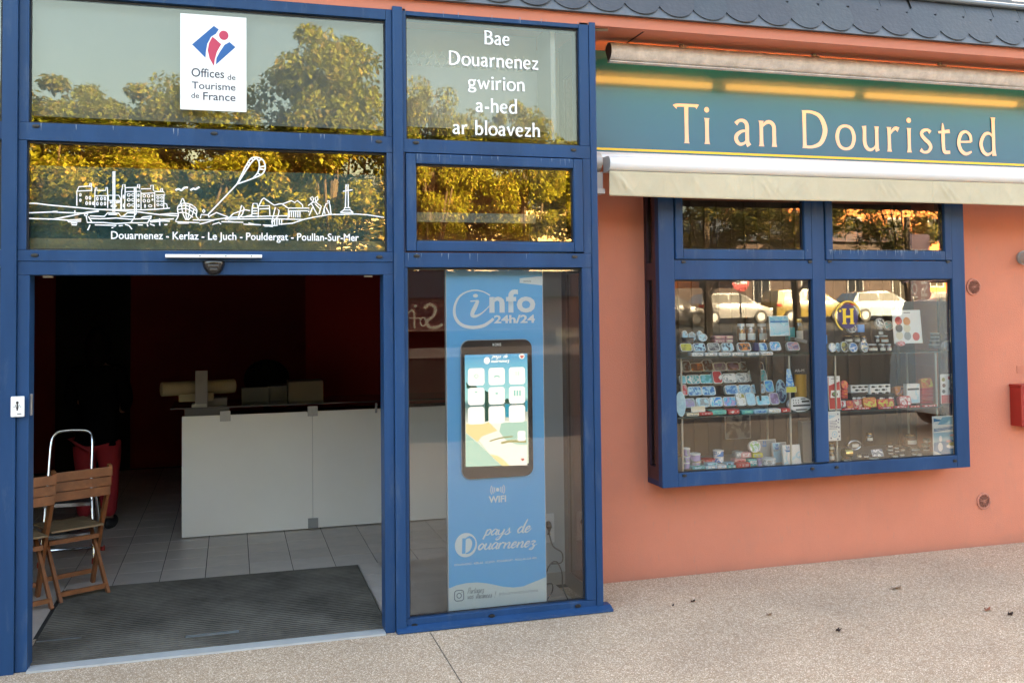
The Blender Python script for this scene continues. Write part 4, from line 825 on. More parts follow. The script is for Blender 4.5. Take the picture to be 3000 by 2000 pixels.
bm = B(); sheet(bm, rrect(*(1.7536,1.1072), .052, .064, .012, 4), .0943); obj('screen_button', bm, wt_, scr)
TQ = em_('scr_icon_teal', (.30, .80, .78), 1)
ink = Ink(.0941)
for q in ([(1.7117,1.3945),(1.7113,1.3596)], [(1.7293,1.3939),(1.7289,1.359)], [(1.747,1.3933),(1.7466,1.3583)]): ink.line(q, .010)
ink.line([(1.5781,1.4829),(1.5956,1.4895),(1.6155,1.4817)], .008); ink.line([(1.5863,1.3797),(1.6019,1.3791)], .010); ink.line([(1.4535,1.3927),(1.4689,1.3922)], .007); ink.line([(1.4484,1.4928),(1.4638,1.5031),(1.4773,1.4907),(1.4636,1.4775),(1.4484,1.4928)], .005); ink.line([(1.7225,1.5116),(1.7222,1.4875)], .004); ink.line([(1.737,1.5112),(1.7368,1.487)], .004)
ink.done('screen_icon', TQ, scr)
ink = Ink(.0941); ink.poly(ell(*(1.7616,1.6071), .0185, .0165, 16)); ink.done('screen_icon', wt_, scr)
hr = em_('scr_red', (.6, .02, .02), 1); ink = Ink(.0938); ink.poly([(1.749,1.6092),(1.7554,1.6151),(1.7616,1.6089),(1.7699,1.6148),(1.7749,1.6074),(1.7614,1.5932)]); ink.poly([(1.7481,0.9634),(1.7538,0.9691),(1.7594,0.9628),(1.7671,0.9684),(1.7707,0.9592),(1.758,0.9491)]); ink.done('screen_heart', hr, scr)
ink = Ink(.0942); ink.poly(ell(*(1.5327,1.5859), .020, .022, 18)); ink.done('screen_logo', wt_, scr)
SCRIPT = {
 'p': (.30, [[(0, .25, .03), (.07, .5, .08), (.05, .1, .12), (.01, -.3, .12)], [(.06, .3, .04), (.16, .5, .08), (.25, .38, .1), (.2, .08, .1), (.1, .02, .06), (.07, .12, .04)]]),
 'a': (.34, [[(.26, .42, .05), (.15, .5, .08), (.03, .25, .12), (.08, .02, .09), (.2, .15, .06), (.28, .46, .06)], [(.27, .46, .12), (.25, .12, .12), (.3, .0, .08), (.38, .12, .04)]]),
 'y': (.34, [[(.02, .45, .1), (.03, .15, .12), (.1, .02, .08), (.2, .15, .06), (.27, .45, .1)], [(.27, .45, .12), (.24, 0, .12), (.16, -.35, .1), (.04, -.4, .08), (.05, -.22, .04), (.38, .1, .03)]]),
 's': (.28, [[(-.02, .05, .04), (.1, .3, .05), (.17, .55, .08)], [(.15, .52, .09), (.2, .3, .11), (.22, .12, .12), (.12, 0, .1), (.03, .06, .07)], [(.2, .05, .05), (.32, .2, .03)]]),
 'd': (.36, [[(.25, .38, .05), (.14, .45, .08), (.03, .22, .12), (.08, .02, .09), (.2, .12, .06), (.3, .7, .06)], [(.33, 1.0, .08), (.27, .5, .12), (.26, .1, .12), (.32, 0, .08), (.4, .12, .04)]]),
 'e': (.3, [[(.02, .15, .05), (.2, .3, .07), (.2, .45, .09), (.1, .42, .1), (.04, .18, .12), (.1, .01, .1), (.2, .06, .06), (.33, .3, .03)]]),
 'o': (.3, [('c', (.14, .46, .09), (.04, .25, .13), (.1, .02, .1), (.22, .12, .11), (.24, .35, .1)), [(.2, .42, .06), (.28, .34, .05), (.34, .38, .04)]]),
 'u': (.36, [[(.0, .3, .04), (.06, .46, .11), (.04, .15, .12), (.12, .01, .09), (.22, .15, .06), (.28, .46, .1)], [(.28, .46, .12), (.26, .12, .12), (.31, 0, .08), (.4, .14, .04)]]),
 'r': (.27, [[(.05, .48, .12), (.04, .0, .12)], [(.06, .26, .04), (.15, .46, .09), (.25, .42, .10)]]),
 'n': (.36, [[(.05, .46, .12), (.04, .0, .12)], [(.06, .2, .04), (.2, .46, .08), (.26, .35, .11), (.24, .08, .11), (.3, 0, .08), (.39, .14, .04)]]),
 'z': (.3, [[(.02, .38, .06), (.1, .46, .1), (.22, .4, .08), (.1, .2, .06), (.22, .1, .1), (.18, -.15, .1), (.06, -.2, .07), (.06, -.1, .04), (.35, .2, .03)]]),
 't': (.2, [[(.1, .8, .1), (.06, .1, .11), (.12, 0, .07), (.2, .1, .03)], [(0, .5, .05), (.2, .53, .05)]]),
 'g': (.34, [[(.26, .42, .05), (.15, .5, .08), (.03, .25, .12), (.08, .02, .09), (.2, .15, .06), (.28, .46, .06)], [(.27, .45, .1), (.24, 0, .1), (.16, -.3, .1), (.04, -.3, .06), (.36, .1, .03)]]),
 'l': (.14, [[(.06, .9, .1), (.04, .1, .11), (.1, 0, .06), (.16, .1, .03)]]), 'v': (.26, [[(0, .45, .1), (.08, .02, .1), (.22, .46, .07)]]), 'c': (.26, [[(.2, .38, .08), (.1, .45, .1), (.03, .2, .11), (.1, .01, .09), (.26, .12, .03)]]),
 'P': (.3, [[(.08, .9, .1), (.04, 0, .12)], [(.0, .8, .06), (.2, .92, .09), (.28, .7, .1), (.18, .45, .07), (.06, .42, .05)]]), '!': (.1, [[(.06, .9, .12), (.04, .3, .08)], ('dot', .04, .05, .07)]),
}
def script(txt, a, b_, h, y, m, par, wt=1.0, slant=.22):
    ink = Ink(y); w = gwidth(txt, h, SCRIPT, 1, -.01); L_ = b_[0]-a[0]; sx = L_/w
    x = a[0]
    for ch in txt:
        z = a[1]+(b_[1]-a[1])*(x-a[0])/L_
        x = ink.glyphs(ch, x, z, h, SCRIPT, sx=sx, wt=wt, track=-.01, slant=slant)
    ink.done('kiosk_lettering', m, par)
script('pays', (1.5095,0.4984), (1.6752,0.4949), .072, .1186, KW, kb, 1.15)
script('de', (1.7213,0.4983), (1.8092,0.4986), .082, .1186, KW, kb, 1.15)
script('ouarnenez', (1.4634,0.413), (1.8424,0.4055), .078, .1186, KW, kb, 1.15)
ink = Ink(.1188); c_ = (1.393,0.4494); ink.poly(ell(c_[0], c_[1], .0705, .0745, 36)); ink.done('logo_disc', KW, kb)
ink = Ink(.1183); ink.stroke(crom([(p_[0], p_[1], .022) for p_ in [(1.3815,0.4923),(1.3796,0.447),(1.3782,0.3972)]], 5)); ink.stroke(crom([(p_[0], p_[1], w_) for p_, w_ in zip([(1.3909,0.487),(1.4169,0.4964),(1.4403,0.474),(1.44,0.4376),(1.4207,0.4073),(1.3923,0.3969)], [.008, .014, .02, .02, .014, .008])], 5)); ink.done('logo_letter', KB, kb)
script('pays de', (1.567,1.6029), (1.6669,1.6004), .026, .0939, wt_, scr, 1.3)
script('ouarnenez', (1.5574,1.5732), (1.676,1.5731), .026, .0938, wt_, scr, 1.3)
a_, b_ = (1.319,0.3226), (1.853,0.3302); text('kiosk_lettering', 'DOUARNENEZ - KERLAZ - LE JUCH - POULDERGAT - POULLAN-SUR-MER', a_[0], a_[1], b_[0]-a_[0], .017, .1186, KW, kb, bold=.012, slope=0)
script('Partagez', (1.3993,0.1505), (1.5034,0.1521), .04, .1180, KG, kb, .7)
script('vos vacances !', (1.399,0.1179), (1.5746,0.1149), .04, .1180, KG, kb, .7)
a_, b_ = (1.6012,0.1154), (1.8586,0.112); text('kiosk_lettering', '#douarneneztourisme', a_[0], a_[1]+.004, b_[0]-a_[0], .022, .1180, mat('light_print', (.3, .38, .42), .5), kb)
g_ = (1.3466,0.1441); ink = Ink(.1182); ink.line(rrect(g_[0], g_[1], .058, .064, .016, 4), .0055, closed=True); ink.line(ell(g_[0], g_[1], .014, .015, 20), .0055, closed=True); ink.poly(ell(g_[0]+.018, g_[1]+.02, .003, .003, 8)); ink.done('camera_mark', KG, kb)
# wifi mark
g_ = (1.6004,0.777); ink = Ink(.1187); ink.poly(ell(g_[0], g_[1], .0115, .012, 16))
for k, rr_ in enumerate((.022, .034, .046)):
    for s_ in (-1, 1): ink.line([(g_[0]+s_*rr_*cos(radians(a)), g_[1]+rr_*1.0*sin(radians(a))) for a in range(-42+k*3, 43-k*3, 12)], .0055)
ink.done('wifi_mark', KW, kb)
a_, b_ = (1.5417,0.6973), (1.6548,0.6959); text('kiosk_lettering', 'WIFI', a_[0], a_[1], b_[0]-a_[0], .042, .1186, KW, kb, bold=.03)
a_, b_ = (1.573,1.6758), (1.6279,1.6782); text('terminal_lettering', 'KORIS', a_[0], a_[1], b_[0]-a_[0], .017, .0978, KW, scr, bold=.01)
# socket, plug and cable right of the board
so = thing('wall_socket', 'white double wall socket with a black plug behind the side light', 'socket', (2.10, .638, .40)); boxes('plate', WHITE, so, (-.045, .045, -.012, 0, -.11, .09), bev=.004)
bm = B(); tube(bm, [(0, -.012, .02), (-.01, -.06, .01), (-.012, -.062, -.04)], [.022, .02, .012], 10); obj('plug', bm, BLACK, so, True)
cb = thing('power_cable', 'black power cable looping down to the floor beside the kiosk board', 'cable')
bm = B(); pts = crom([(2.088, .575, .37), (2.09, .5, .3), (2.125, .42, .27), (2.08, .30, .24), (1.99, .26, .25)], 6); tube(bm, pts, .0045, 6)
pts = crom([(1.93, .24, .10), (1.97, .24, .235), (2.03, .26, .26), (2.075, .28, .18), (2.08, .28, .08), (2.10, .24, .012), (2.07, .17, .008), (2.0, .2, .008), (1.95, .22, .02), (1.99, .23, .08), (1.985, .22, .13), (1.93, .2, .14)], 6); tube(bm, pts, .0045, 6)
obj('flex', bm, BLACK, cb, True)
# ================================================================ goods in the shop window
PAL = dict(cy=(.16, .50, .62), bl=(.03, .16, .42), nv=(.02, .03, .12), lb=(.30, .50, .62), wh=(.68, .70, .68), cr=(.62, .56, .42), rd=(.48, .03, .03), pk=(.55, .28, .28), ye=(.50, .46, .06), ol=(.30, .26, .05),
           or_=(.60, .20, .03), br=(.14, .06, .03), gy=(.28, .30, .30), dg=(.04, .04, .05), tl=(.05, .34, .36), mt=(.15, .50, .42), mv=(.22, .14, .24), gn=(.20, .42, .14), pb=(.36, .58, .68), bk=(.012, .012, .012), li=(.38, .30, .50), gd=(.45, .33, .12), vb=(.02, .22, .60))
for k_ in PAL: PAL[k_] = (*[min(.85, c*1.25) for c in PAL[k_]], 1)
RIM = mat('tin_rim', (.78, .80, .80), .3); GOLD = mat('gold_lid', (.75, .52, .22), .25, metal=.9); STEEL = mat('tin_steel', (.6, .6, .6), .25, metal=.9); PAPER = mat('label_paper', (.72, .72, .68), .6)
JG = glassmat('jar_glass', .07, (1, 1, 1), (.75, .76, .74))
def pm(cols, sc=26):
    cols = cols.split(); return printmat('print_'+'_'.join(cols)+str(sc), *[PAL[c] for c in cols[:3]], scale=sc)
def plain(c): return mat('plain_'+c, PAL[c][:3], .45)
def tin(nm, lab, cat, grp, g, cols, tilt=14, rim=True, shape='r', dp=.022, sc=26):
    """a tin standing on edge, face to the street: body, raised rim, printed lid"""
    x, y, z, w, h = g
    t = thing(nm, lab, cat, (x, y, z), 0, grp); t.rotation_euler = (-radians(tilt), 0, radians(random.uniform(-3, 3)))
    out = lambda k: rrect(0, h/2, w*k, h*k, min(w, h)*.24*k, 4) if shape == 'r' else ell(0, h/2, w/2*k, h/2*k, 26)
    bm = B(); prism(bm, out(1), .0, dp); obj('body', bm, RIM if rim else plain(cols.split()[0]), t)
    bm = B(); prism(bm, out(.885), -.0012, -.0002); obj('lid', bm, pm(cols, sc), t)
    if rim:
        bm = B(); a = out(1.0); b_ = out(.9); n = len(a)
        A = [bm.verts.new((p[0], -.003, p[1])) for p in a]; Bv = [bm.verts.new((p[0], -.003, p[1])) for p in b_]; C = [bm.verts.new((p[0], 0, p[1])) for p in a]
        for k in range(n): bm.faces.new((A[k], A[(k+1) % n], Bv[(k+1) % n], Bv[k])); bm.faces.new((A[k], C[k], C[(k+1) % n], A[(k+1) % n]))
        obj('rim', bm, RIM, t)
    return t
def flat(nm, lab, cat, grp, g, cols, dp=.07, sc=26):
    """a tin lying flat, its printed edge to the street"""
    x, y, z, w, h = g; t = thing(nm, lab, cat, (x, y, z), 0, grp)
    bm = B(); box(bm, -w/2, w/2, 0, dp, 0, h, bev=min(h, w)*.3); obj('body', bm, plain(cols.split()[0]), t, True)
    bm = B(); box(bm, -w*.36, w*.36, -.0012, .0, h*.25, h*.75); obj('label', bm, pm(cols, sc) if len(cols.split()) > 1 else plain(cols), t)
    return t
def round_(nm, lab, cat, grp, g, cols, lid=None, sc=26):
    """a drum standing upright: side band and lid"""
    x, y, z, w, h = g; t = thing(nm, lab, cat, (x, y+w/2, z), 0, grp); r = w/2
    bm = B(); lathe(bm, [(r*.92, 0), (r*.97, .003), (r*.94, .006), (r*.94, h*.8)], n=22); obj('body', bm, pm(cols, sc), t, True)
    bm = B(); lathe(bm, [(r*.95, h*.8), (r, h*.82), (r, h*.93), (r*.95, h), (r*.88, h), (r*.85, h*.95), (.0008, h*.95)], n=22); obj('lid', bm, lid or RIM, t, True)
    return t
def jar(nm, lab, cat, grp, g, c, lid=None, label=True):
    x, y, z, w, h = g; t = thing(nm, lab, cat, (x, y+w/2, z), 0, grp); r = w/2
    bm = B(); lathe(bm, [(r*.9, 0), (r, .004), (r, h*.72), (r*.8, h*.84), (r*.8, h*.9)], n=20); obj('glass', bm, JG, t, True)
    bm = B(); lathe(bm, [(r*.84, .003), (r*.9, .006), (r*.9, h*.7), (r*.6, h*.74)], n=18); obj('content', bm, mat('content_'+c, [q*.8 for q in PAL[c][:3]], .4, var=.35, scale=60), t, True)
    bm = B(); lathe(bm, [(r*.83, h*.84), (r*.85, h*.86), (r*.85, h*.985), (r*.8, h)], n=20); obj('lid', bm, lid or GOLD, t, True)
    if label:
        bm = B(); n = 8
        for i in range(n):
            a0, a1 = radians(-150+120*i/n), radians(-150+120*(i+1)/n)
            bm.faces.new([bm.verts.new(v) for v in ((r*1.01*cos(a0), r*1.01*sin(a0), h*.15), (r*1.01*cos(a1), r*1.01*sin(a1), h*.15), (r*1.01*cos(a1), r*1.01*sin(a1), h*.5), (r*1.01*cos(a0), r*1.01*sin(a0), h*.5))])
        obj('label', bm, PAPER, t)
    return t
def card(nm, lab, cat, grp, g, cols, tilt=6, dp=.004, sc=14, band=None):
    x, y, z, w, h = g; t = thing(nm, lab, cat, (x, y, z), 0, grp); t.rotation_euler = (-radians(tilt), 0, 0)
    bm = B(); box(bm, -w/2, w/2, 0, dp, 0, h); obj('board', bm, RIM, t)
    bm = B(); box(bm, -w*.465, w*.465, -.001, -.0001, h*.03, h*.97); obj('print', bm, pm(cols, sc), t)
    if band:
        bm = B(); box(bm, -w*.44, w*.44, -.0018, -.0011, h*band[0], h*band[1]); obj('banner', bm, plain(band[2]), t)
    return t
ORD = ['first', 'second', 'third', 'fourth', 'fifth', 'sixth', 'seventh', 'eighth', 'ninth']
GL = 'tins in the left half of the shop window'; GR = 'goods in the right half of the shop window'
# --- left: back of the top shelf
for i, (g, lab) in enumerate([((3.187,0.66,1.657,0.047,0.079), 'oval white rimmed tin, leftmost of four standing at the back of the top shelf'), ((3.243,0.66,1.656,0.058,0.067), 'oval white rimmed tin, second of four at the back of the top shelf'), ((3.311,0.67,1.654,0.053,0.077), 'oval white rimmed tin half hidden behind the frontmost oval tin'), ((3.312,0.63,1.653,0.074,0.057), 'frontmost white rimmed oval tin, tilted at the right of the four')]):
    tin('oval_tin', lab, 'tin', GL, g, 'gy pb', shape='o', tilt=12)
round_('bowl', 'dark brown bowl in front of the oval tins on the top shelf', 'bowl', None, (3.186,0.58,1.645,0.094,0.04), 'dg br', plain('dg'))
for i, (g, l) in enumerate([((3.466,0.66,1.639,0.086,0.026), 'lower left'), ((3.466,0.66,1.668,0.086,0.024), 'upper left'), ((3.545,0.66,1.638,0.063,0.027), 'lower right'), ((3.545,0.66,1.667,0.063,0.024), 'upper right')]):
    flat('pale_box', 'pale pink flat box, %s of the four stacked on the top shelf' % l, 'box', 'pale pink boxes', g, 'pk cr')
for i, (g, l) in enumerate([((3.66,0.66,1.635,0.063,0.142), 'left'), ((3.74,0.66,1.634,0.074,0.142), 'middle'), ((3.839,0.66,1.632,0.075,0.143), 'right')]):
    jar('soup_jar', 'orange brown soup jar with white label, %s of the three tall jars' % l, 'jar', 'tall soup jars', g, 'or_', RIM)
card('blue_card', 'pale blue square card with white circle standing on the top shelf', 'card', None, (3.909,0.56,1.684,0.168,0.15), 'pb lb cy', band=(.68, .74, 'bl'))
dbox('teal_box', 'teal box leaning behind the pale blue square card', 'box', plain('tl'), (4.072,0.66,1.642,0.056,0.101), .05)
jar('brass_jar', 'tall jar with brass coloured fittings at the right of the top shelf', 'jar', None, (4.152,0.66,1.625,0.068,0.183), 'br', GOLD)
dbox('white_booklet', 'white booklet lying tilted at the right end of the top shelf', 'booklet', mat('paper', (.42, .4, .36), .7), (4.107,0.6,1.633,0.109,0.025), .1).rotation_euler = (0, radians(14), 0)
# --- left: tilted tins at the front of the top shelf
for g, c, l in [((3.116,0.5,1.591,0.092,0.06), 'ye ol', 'yellow'), ((3.22,0.5,1.589,0.096,0.061), 'nv pb', 'navy and pale blue'), ((3.333,0.5,1.588,0.094,0.061), 'dg gy', 'plain dark grey'), ((3.446,0.5,1.586,0.095,0.061), 'dg pb', 'white patterned dark'), ((3.581,0.5,1.583,0.106,0.064), 'dg or_', 'dark and orange'), ((3.736,0.5,1.581,0.065,0.062), 'bl pb', 'blue patterned'), ((3.838,0.5,1.579,0.09,0.069), 'cy wh vb', 'bright cyan'), ((3.988,0.5,1.576,0.102,0.067), 'mv pk lb', 'mauve and red')]:
    tin('display_tin', '%s tin tilted on a stand at the front of the top shelf' % l, 'tin', 'tins on stands along the top shelf', g, c, tilt=24)
dbox('navy_box', 'small navy box between the orange and blue tins on the top shelf', 'box', plain('nv'), (3.671,0.49,1.581,0.037,0.059), .03)
for i, x in enumerate((350, 555, 765, 970, 1200, 1415)):
    g = [(3.177,0.455,1.555,0.092,0.025), (3.284,0.455,1.554,0.096,0.025), (3.392,0.455,1.552,0.095,0.025), (3.5,0.455,1.55,0.097,0.025), (3.621,0.455,1.549,0.098,0.025), (3.736,0.455,1.549,0.099,0.025)][i]
    flat('white_tin', 'flat white tin, %s from left along the front edge of the top shelf' % ORD[i], 'tin', 'flat white tins along the top shelf edge', g, 'wh gy', sc=60)
# --- left: stepped rack
def row(lab, dpt, items, tilt=20):
    for i, it in enumerate(items):
        tin('sardine_tin', '%s sardine tin, %s from left in the %s row of the rack' % (it[1], ORD[i], lab), 'tin', 'sardine tins on the stepped rack', it[0], it[2], tilt=tilt)
row('top shaded', .72, [((3.225,0.72,1.429,0.066,0.086), 'upright brown', 'br gy'), ((3.31,0.72,1.429,0.109,0.065), 'amber', 'or_ br'), ((3.4,0.72,1.428,0.086,0.089), 'tall grey', 'gy br'), ((3.499,0.72,1.427,0.108,0.066), 'grey and brown', 'gy mv'), ((3.608,0.72,1.425,0.105,0.067), 'dull mauve', 'br mv'), ((3.718,0.72,1.423,0.099,0.07), 'dull brown', 'br gy'), ((3.821,0.72,1.421,0.094,0.066), 'very dark', 'dg br')])  # shade below the top shelf is put into these dull tin colours
row('second', .66, [((3.162,0.66,1.347,0.05,0.063), 'narrow cyan', 'cy lb'), ((3.245,0.66,1.344,0.11,0.066), 'white and teal', 'wh tl'), ((3.357,0.66,1.342,0.111,0.07), 'turquoise', 'cy tl'), ((3.436,0.64,1.342,0.077,0.097), 'upright red', 'rd rd'), ((3.544,0.66,1.342,0.109,0.072), 'silver grey', 'gy wh'), ((3.654,0.66,1.343,0.107,0.071), 'white and grey', 'wh gy'), ((3.746,0.66,1.345,0.07,0.089), 'upright steel blue', 'lb gy'), ((3.821,0.66,1.346,0.074,0.089), 'upright grey green', 'gy tl')])
bm = B(); a_ = (3.4439,1.3866); prism(bm, [(a_[0]-.016, a_[1]), (a_[0], a_[1]+.02), (a_[0]+.016, a_[1]), (a_[0], a_[1]-.02)], .622, .625)
tag(obj('white_diamond', bm, RIM), 'small white diamond sticker on the upright red tin', 'sticker')
row('third', .60, [((3.146,0.6,1.267,0.042,0.082), 'narrow pink', 'pk rd'), ((3.227,0.6,1.264,0.108,0.068), 'blue and white', 'bl pb'), ((3.338,0.6,1.262,0.108,0.068), 'deep blue', 'bl lb'), ((3.526,0.6,1.263,0.107,0.069), 'sea blue', 'lb bl'), ((3.635,0.6,1.266,0.107,0.065), 'pale sea blue', 'lb pb bl'), ((3.746,0.6,1.263,0.111,0.069), 'grey landscape', 'gy lb'), ((3.841,0.6,1.267,0.073,0.093), 'tall vivid blue', 'vb cy')])
row('front', .54, [((3.15,0.54,1.187,0.091,0.067), 'grey and violet', 'gy li'), ((3.258,0.54,1.185,0.105,0.069), 'pale grey bird', 'gy pb'), ((3.367,0.54,1.186,0.106,0.07), 'bright sky blue', 'vb cy wh'), ((3.477,0.54,1.184,0.107,0.069), 'pink edged blue', 'cy li vb'), ((3.564,0.53,1.184,0.077,0.093), 'upright olive yellow', 'ol wh'), ((3.645,0.53,1.183,0.076,0.096), 'upright pale blue', 'pb lb'), ((3.749,0.54,1.181,0.11,0.071), 'pale turquoise', 'pb cy'), ((3.846,0.54,1.182,0.076,0.089), 'upright violet', 'mv li')])
rk = thing('stepped_rack', 'stepped dark wooden rack holding rows of sardine tins in the left window', 'rack')
WD = mat('rack_wood', (.10, .065, .04), .6, var=.2, scale=20)
zr = [((3.504,1.417), .72), ((3.441,1.3372), .66), ((3.4068,1.2565), .60), ((3.4288,1.1767), .54)]
for p_, y_ in zr: boxes('step', WD, rk, (2.985, 3.72, y_-.01, y_+.05, p_[1]-.012, p_[1]-.002))
boxes('side_board', WD, rk, (2.975, 2.983, .54, .80, 1.215, 1.52), (3.722, 3.73, .54, .80, 1.215, 1.52))
for i, (g, c, l) in enumerate([((3.135,0.46,1.133,0.099,0.026), 'cr gy', 'cream'), ((3.242,0.46,1.135,0.106,0.024), 'rd pk', 'red'), ((3.341,0.46,1.135,0.121,0.034), 'mt tl', 'mint green'), ((3.459,0.46,1.133,0.095,0.037), 'rd wh', 'scarlet'), ((3.569,0.46,1.13,0.096,0.03), 'tl mt', 'teal'), ((3.678,0.46,1.13,0.112,0.03), 'lb bl', 'light blue'), ((3.792,0.46,1.128,0.103,0.032), 'wh cr', 'white'), ((3.884,0.46,1.131,0.072,0.029), 'rd wh', 'red and white')]):
    flat('flat_tin', '%s tin lying flat along the lower shelf edge below the rack' % l, 'tin', 'flat tins along the lower shelf edge', g, c, sc=40)
card('white_card', 'blank white price card at the left of the lower shelf edge', 'card', None, (3.171,0.45,1.162,0.11,0.043), 'wh cr', sc=3)
tin('fish_sign', 'tall rounded light blue sign at the far left of the rack', 'sign', None, (3.034,0.44,1.138,0.075,0.175), 'pb lb', tilt=4, rim=False, shape='o', dp=.006, sc=20)
tin('flag_tin', 'oval black and white striped flag tin at the right of the rack', 'tin', None, (4.011,0.47,1.129,0.202,0.109), 'wh wh', tilt=8, shape='o')
fl = bpy.data.objects['flag_tin']; g_ = (4.011,0.47,1.129,0.202,0.109); w_, h_ = g_[3], g_[4]
boxes('stripe', plain('bk'), fl, *[(w_*a, w_*b_, -.0022, -.0014, h_*c_, h_*d_) for a, b_, c_, d_ in ((.08, .40, .62, .74), (-.30, .42, .36, .47), (-.2, .3, .10, .18), (.05, .25, .82, .88))])
ink = Ink(-.0016)
for a in range(3):
    for b_ in range(2): ink.line([(w_*(-.26+a*.1), h_*(.56+b_*.17)), (w_*(-.26+a*.1), h_*(.64+b_*.17))], .007)
ink.done('ermine_mark', plain('bk'), fl)
bm = B(); prism(bm, [(3.8959,1.4463),(3.9249,1.4455),(3.9566,1.3174),(3.887,1.3197)], .46, .463); tag(obj('blue_pennant', bm, pm('vb lb')), 'blue pointed pennant hanging at the right of the left window', 'pennant')
card('yellow_card', 'small yellow card below the blue pennant', 'card', None, (3.926,0.455,1.274,0.087,0.041), 'ye ye', tilt=0, sc=3)
c_ = thing('candle_box', 'tall orange cylinder in a black box marked AR at the right of the rack', 'box', (0, 0, 0))
g_ = (4.073,0.56,1.229,0.086,0.166); bm = B(); lathe(bm, [(g_[3]/2, g_[2]), (g_[3]/2, g_[2]+g_[4])], (g_[0], g_[1], 0), n=20); obj('cylinder', bm, mat('orange_tube', (.75, .38, .03), .4), c_, True)
g_ = (4.103,0.6,1.334,0.129,0.196); boxes('backboard', plain('bk'), c_, (g_[0]-g_[3]/2, g_[0]+g_[3]/2, .62, .64, g_[2]-.2, g_[2]+g_[4]))
a_, b_ = (4.0638,1.4086), (4.1445,1.4078); text('lettering', 'AR-M', a_[0], a_[1], b_[0]-a_[0], .021, .6185, RIM, c_)
tin('round_plate', 'dark blue patterned oval plate behind the blue pennant', 'plate', None, (3.956,0.62,1.181,0.086,0.176), 'lb nv', tilt=10, rim=False, shape='o', dp=.006)
card('framed_picture', 'small grey framed picture hanging below the rack shelf', 'picture', None, (3.837,1.08,0.862,0.225,0.186), 'gy dg', tilt=0, dp=.01, sc=9)
# --- left: window floor
for g, l in [((3.11,0.5,0.803,0.054,0.044), 'middle of the pile at the left post'), ((3.109,0.5,0.757,0.054,0.047), 'bottom of the pile at the left post'), ((3.111,0.5,0.85,0.054,0.054), 'top of the pile at the left post'), ((3.17,0.47,0.812,0.079,0.054), 'right of the pile, tilted lid showing'), ((3.184,0.5,0.757,0.079,0.047), 'underneath the tilted tub')]:
    round_('white_tub', 'grey tub with white rimmed lid, '+l, 'tub', 'white lidded tubs', g, 'gy li')
round_('red_round_tin', 'low red round tin right of the white tubs on the window floor', 'tin', None, (3.318,0.55,0.776,0.103,0.031), 'rd pk', plain('rd'))
round_('blue_round_tin', 'blue and white round tin, upper one of the stacked pair', 'tin', 'stacked blue round tins', (3.403,0.56,0.82,0.081,0.044), 'bl wh')
round_('blue_round_tin', 'blue and white round tin, lower one of the stacked pair', 'tin', 'stacked blue round tins', (3.402,0.56,0.778,0.081,0.041), 'bl wh')
tin('green_round_tin', 'round white and green tin standing on edge beside the books', 'tin', None, (3.682,0.56,0.836,0.095,0.086), 'wh gn lb', shape='o', tilt=8)
for g, c, l in [((3.555,0.56,0.8,0.065,0.053), 'gy wh', 'grey arched'), ((3.605,0.55,0.801,0.085,0.043), 'pk wh', 'pink labelled'), ((3.699,0.55,0.798,0.086,0.035), 'ye gy', 'yellow labelled'), ((3.543,0.53,0.763,0.093,0.039), 'pk rd', 'rose'), ((3.646,0.53,0.741,0.074,0.055), 'tl wh', 'pale teal'), ((3.728,0.53,0.767,0.077,0.029), 'li gy', 'lilac upper'), ((3.728,0.53,0.737,0.077,0.029), 'li pb', 'lilac lower')]:
    flat('small_tin', '%s small tin in the pile before the books on the window floor' % l, 'tin', 'small tins piled on the window floor', g, c, sc=50)
flat('red_oval_tin', 'shiny red oval tin lying at the front of the window floor', 'tin', None, (3.528,0.46,0.749,0.115,0.035), 'rd pk')
round_('white_dish', 'white oval dish tin at the front right of the window floor', 'tin', None, (3.762,0.46,0.75,0.103,0.048), 'wh gy')
for i, g in enumerate([(3.178,0.47,0.755,0.098,0.024), (3.276,0.47,0.752,0.088,0.025), (3.304,0.5,0.771,0.077,0.019), (3.362,0.47,0.751,0.072,0.026), (3.438,0.47,0.75,0.07,0.02), (3.451,0.5,0.767,0.073,0.017)]):
    flat('teal_tin', 'flat blue green tin, %s of those spread across the window floor' % ORD[i], 'tin', 'flat blue green tins on the window floor', g, ['tl pb', 'lb wh', 'pb tl', 'wh lb', 'tl wh', 'lb dg'][i])
for i, (g, c, l) in enumerate([((3.855,0.66,0.756,0.143,0.153), 'gy gy', 'rearmost grey'), ((3.919,0.6,0.743,0.117,0.149), 'gy pb', 'middle grey and white'), ((3.955,0.5,0.736,0.146,0.15), 'wh wh pb', 'front white')]):
    t = card('book', '%s book of the three standing with a boat mark, window floor' % l, 'book', 'books standing on the window floor', g, c, tilt=8, dp=.02, sc=7)
    w_, h_ = g[3], g[4]; ink = Ink(-.0016); ink.line([(-w_*.4, h_*.77), (-w_*.02, h_*.77)], .003); ink.poly([(-w_*.37, h_*.74), (-w_*.05, h_*.74), (-w_*.12, h_*.66), (-w_*.3, h_*.66)]); ink.line([(-w_*.24, h_*.8), (-w_*.24, h_*.93)], .008); ink.line([(-w_*.14, h_*.8), (-w_*.14, h_*.93)], .008); ink.done('boat_mark', plain('bl'), t)
dbox('grey_box', 'tall pale grey box with a dark arrow at the right end of the left window', 'box', mat('pale_grey_box', (.26, .27, .26), .7), (4.156,0.6,0.72,0.099,0.317), .06)
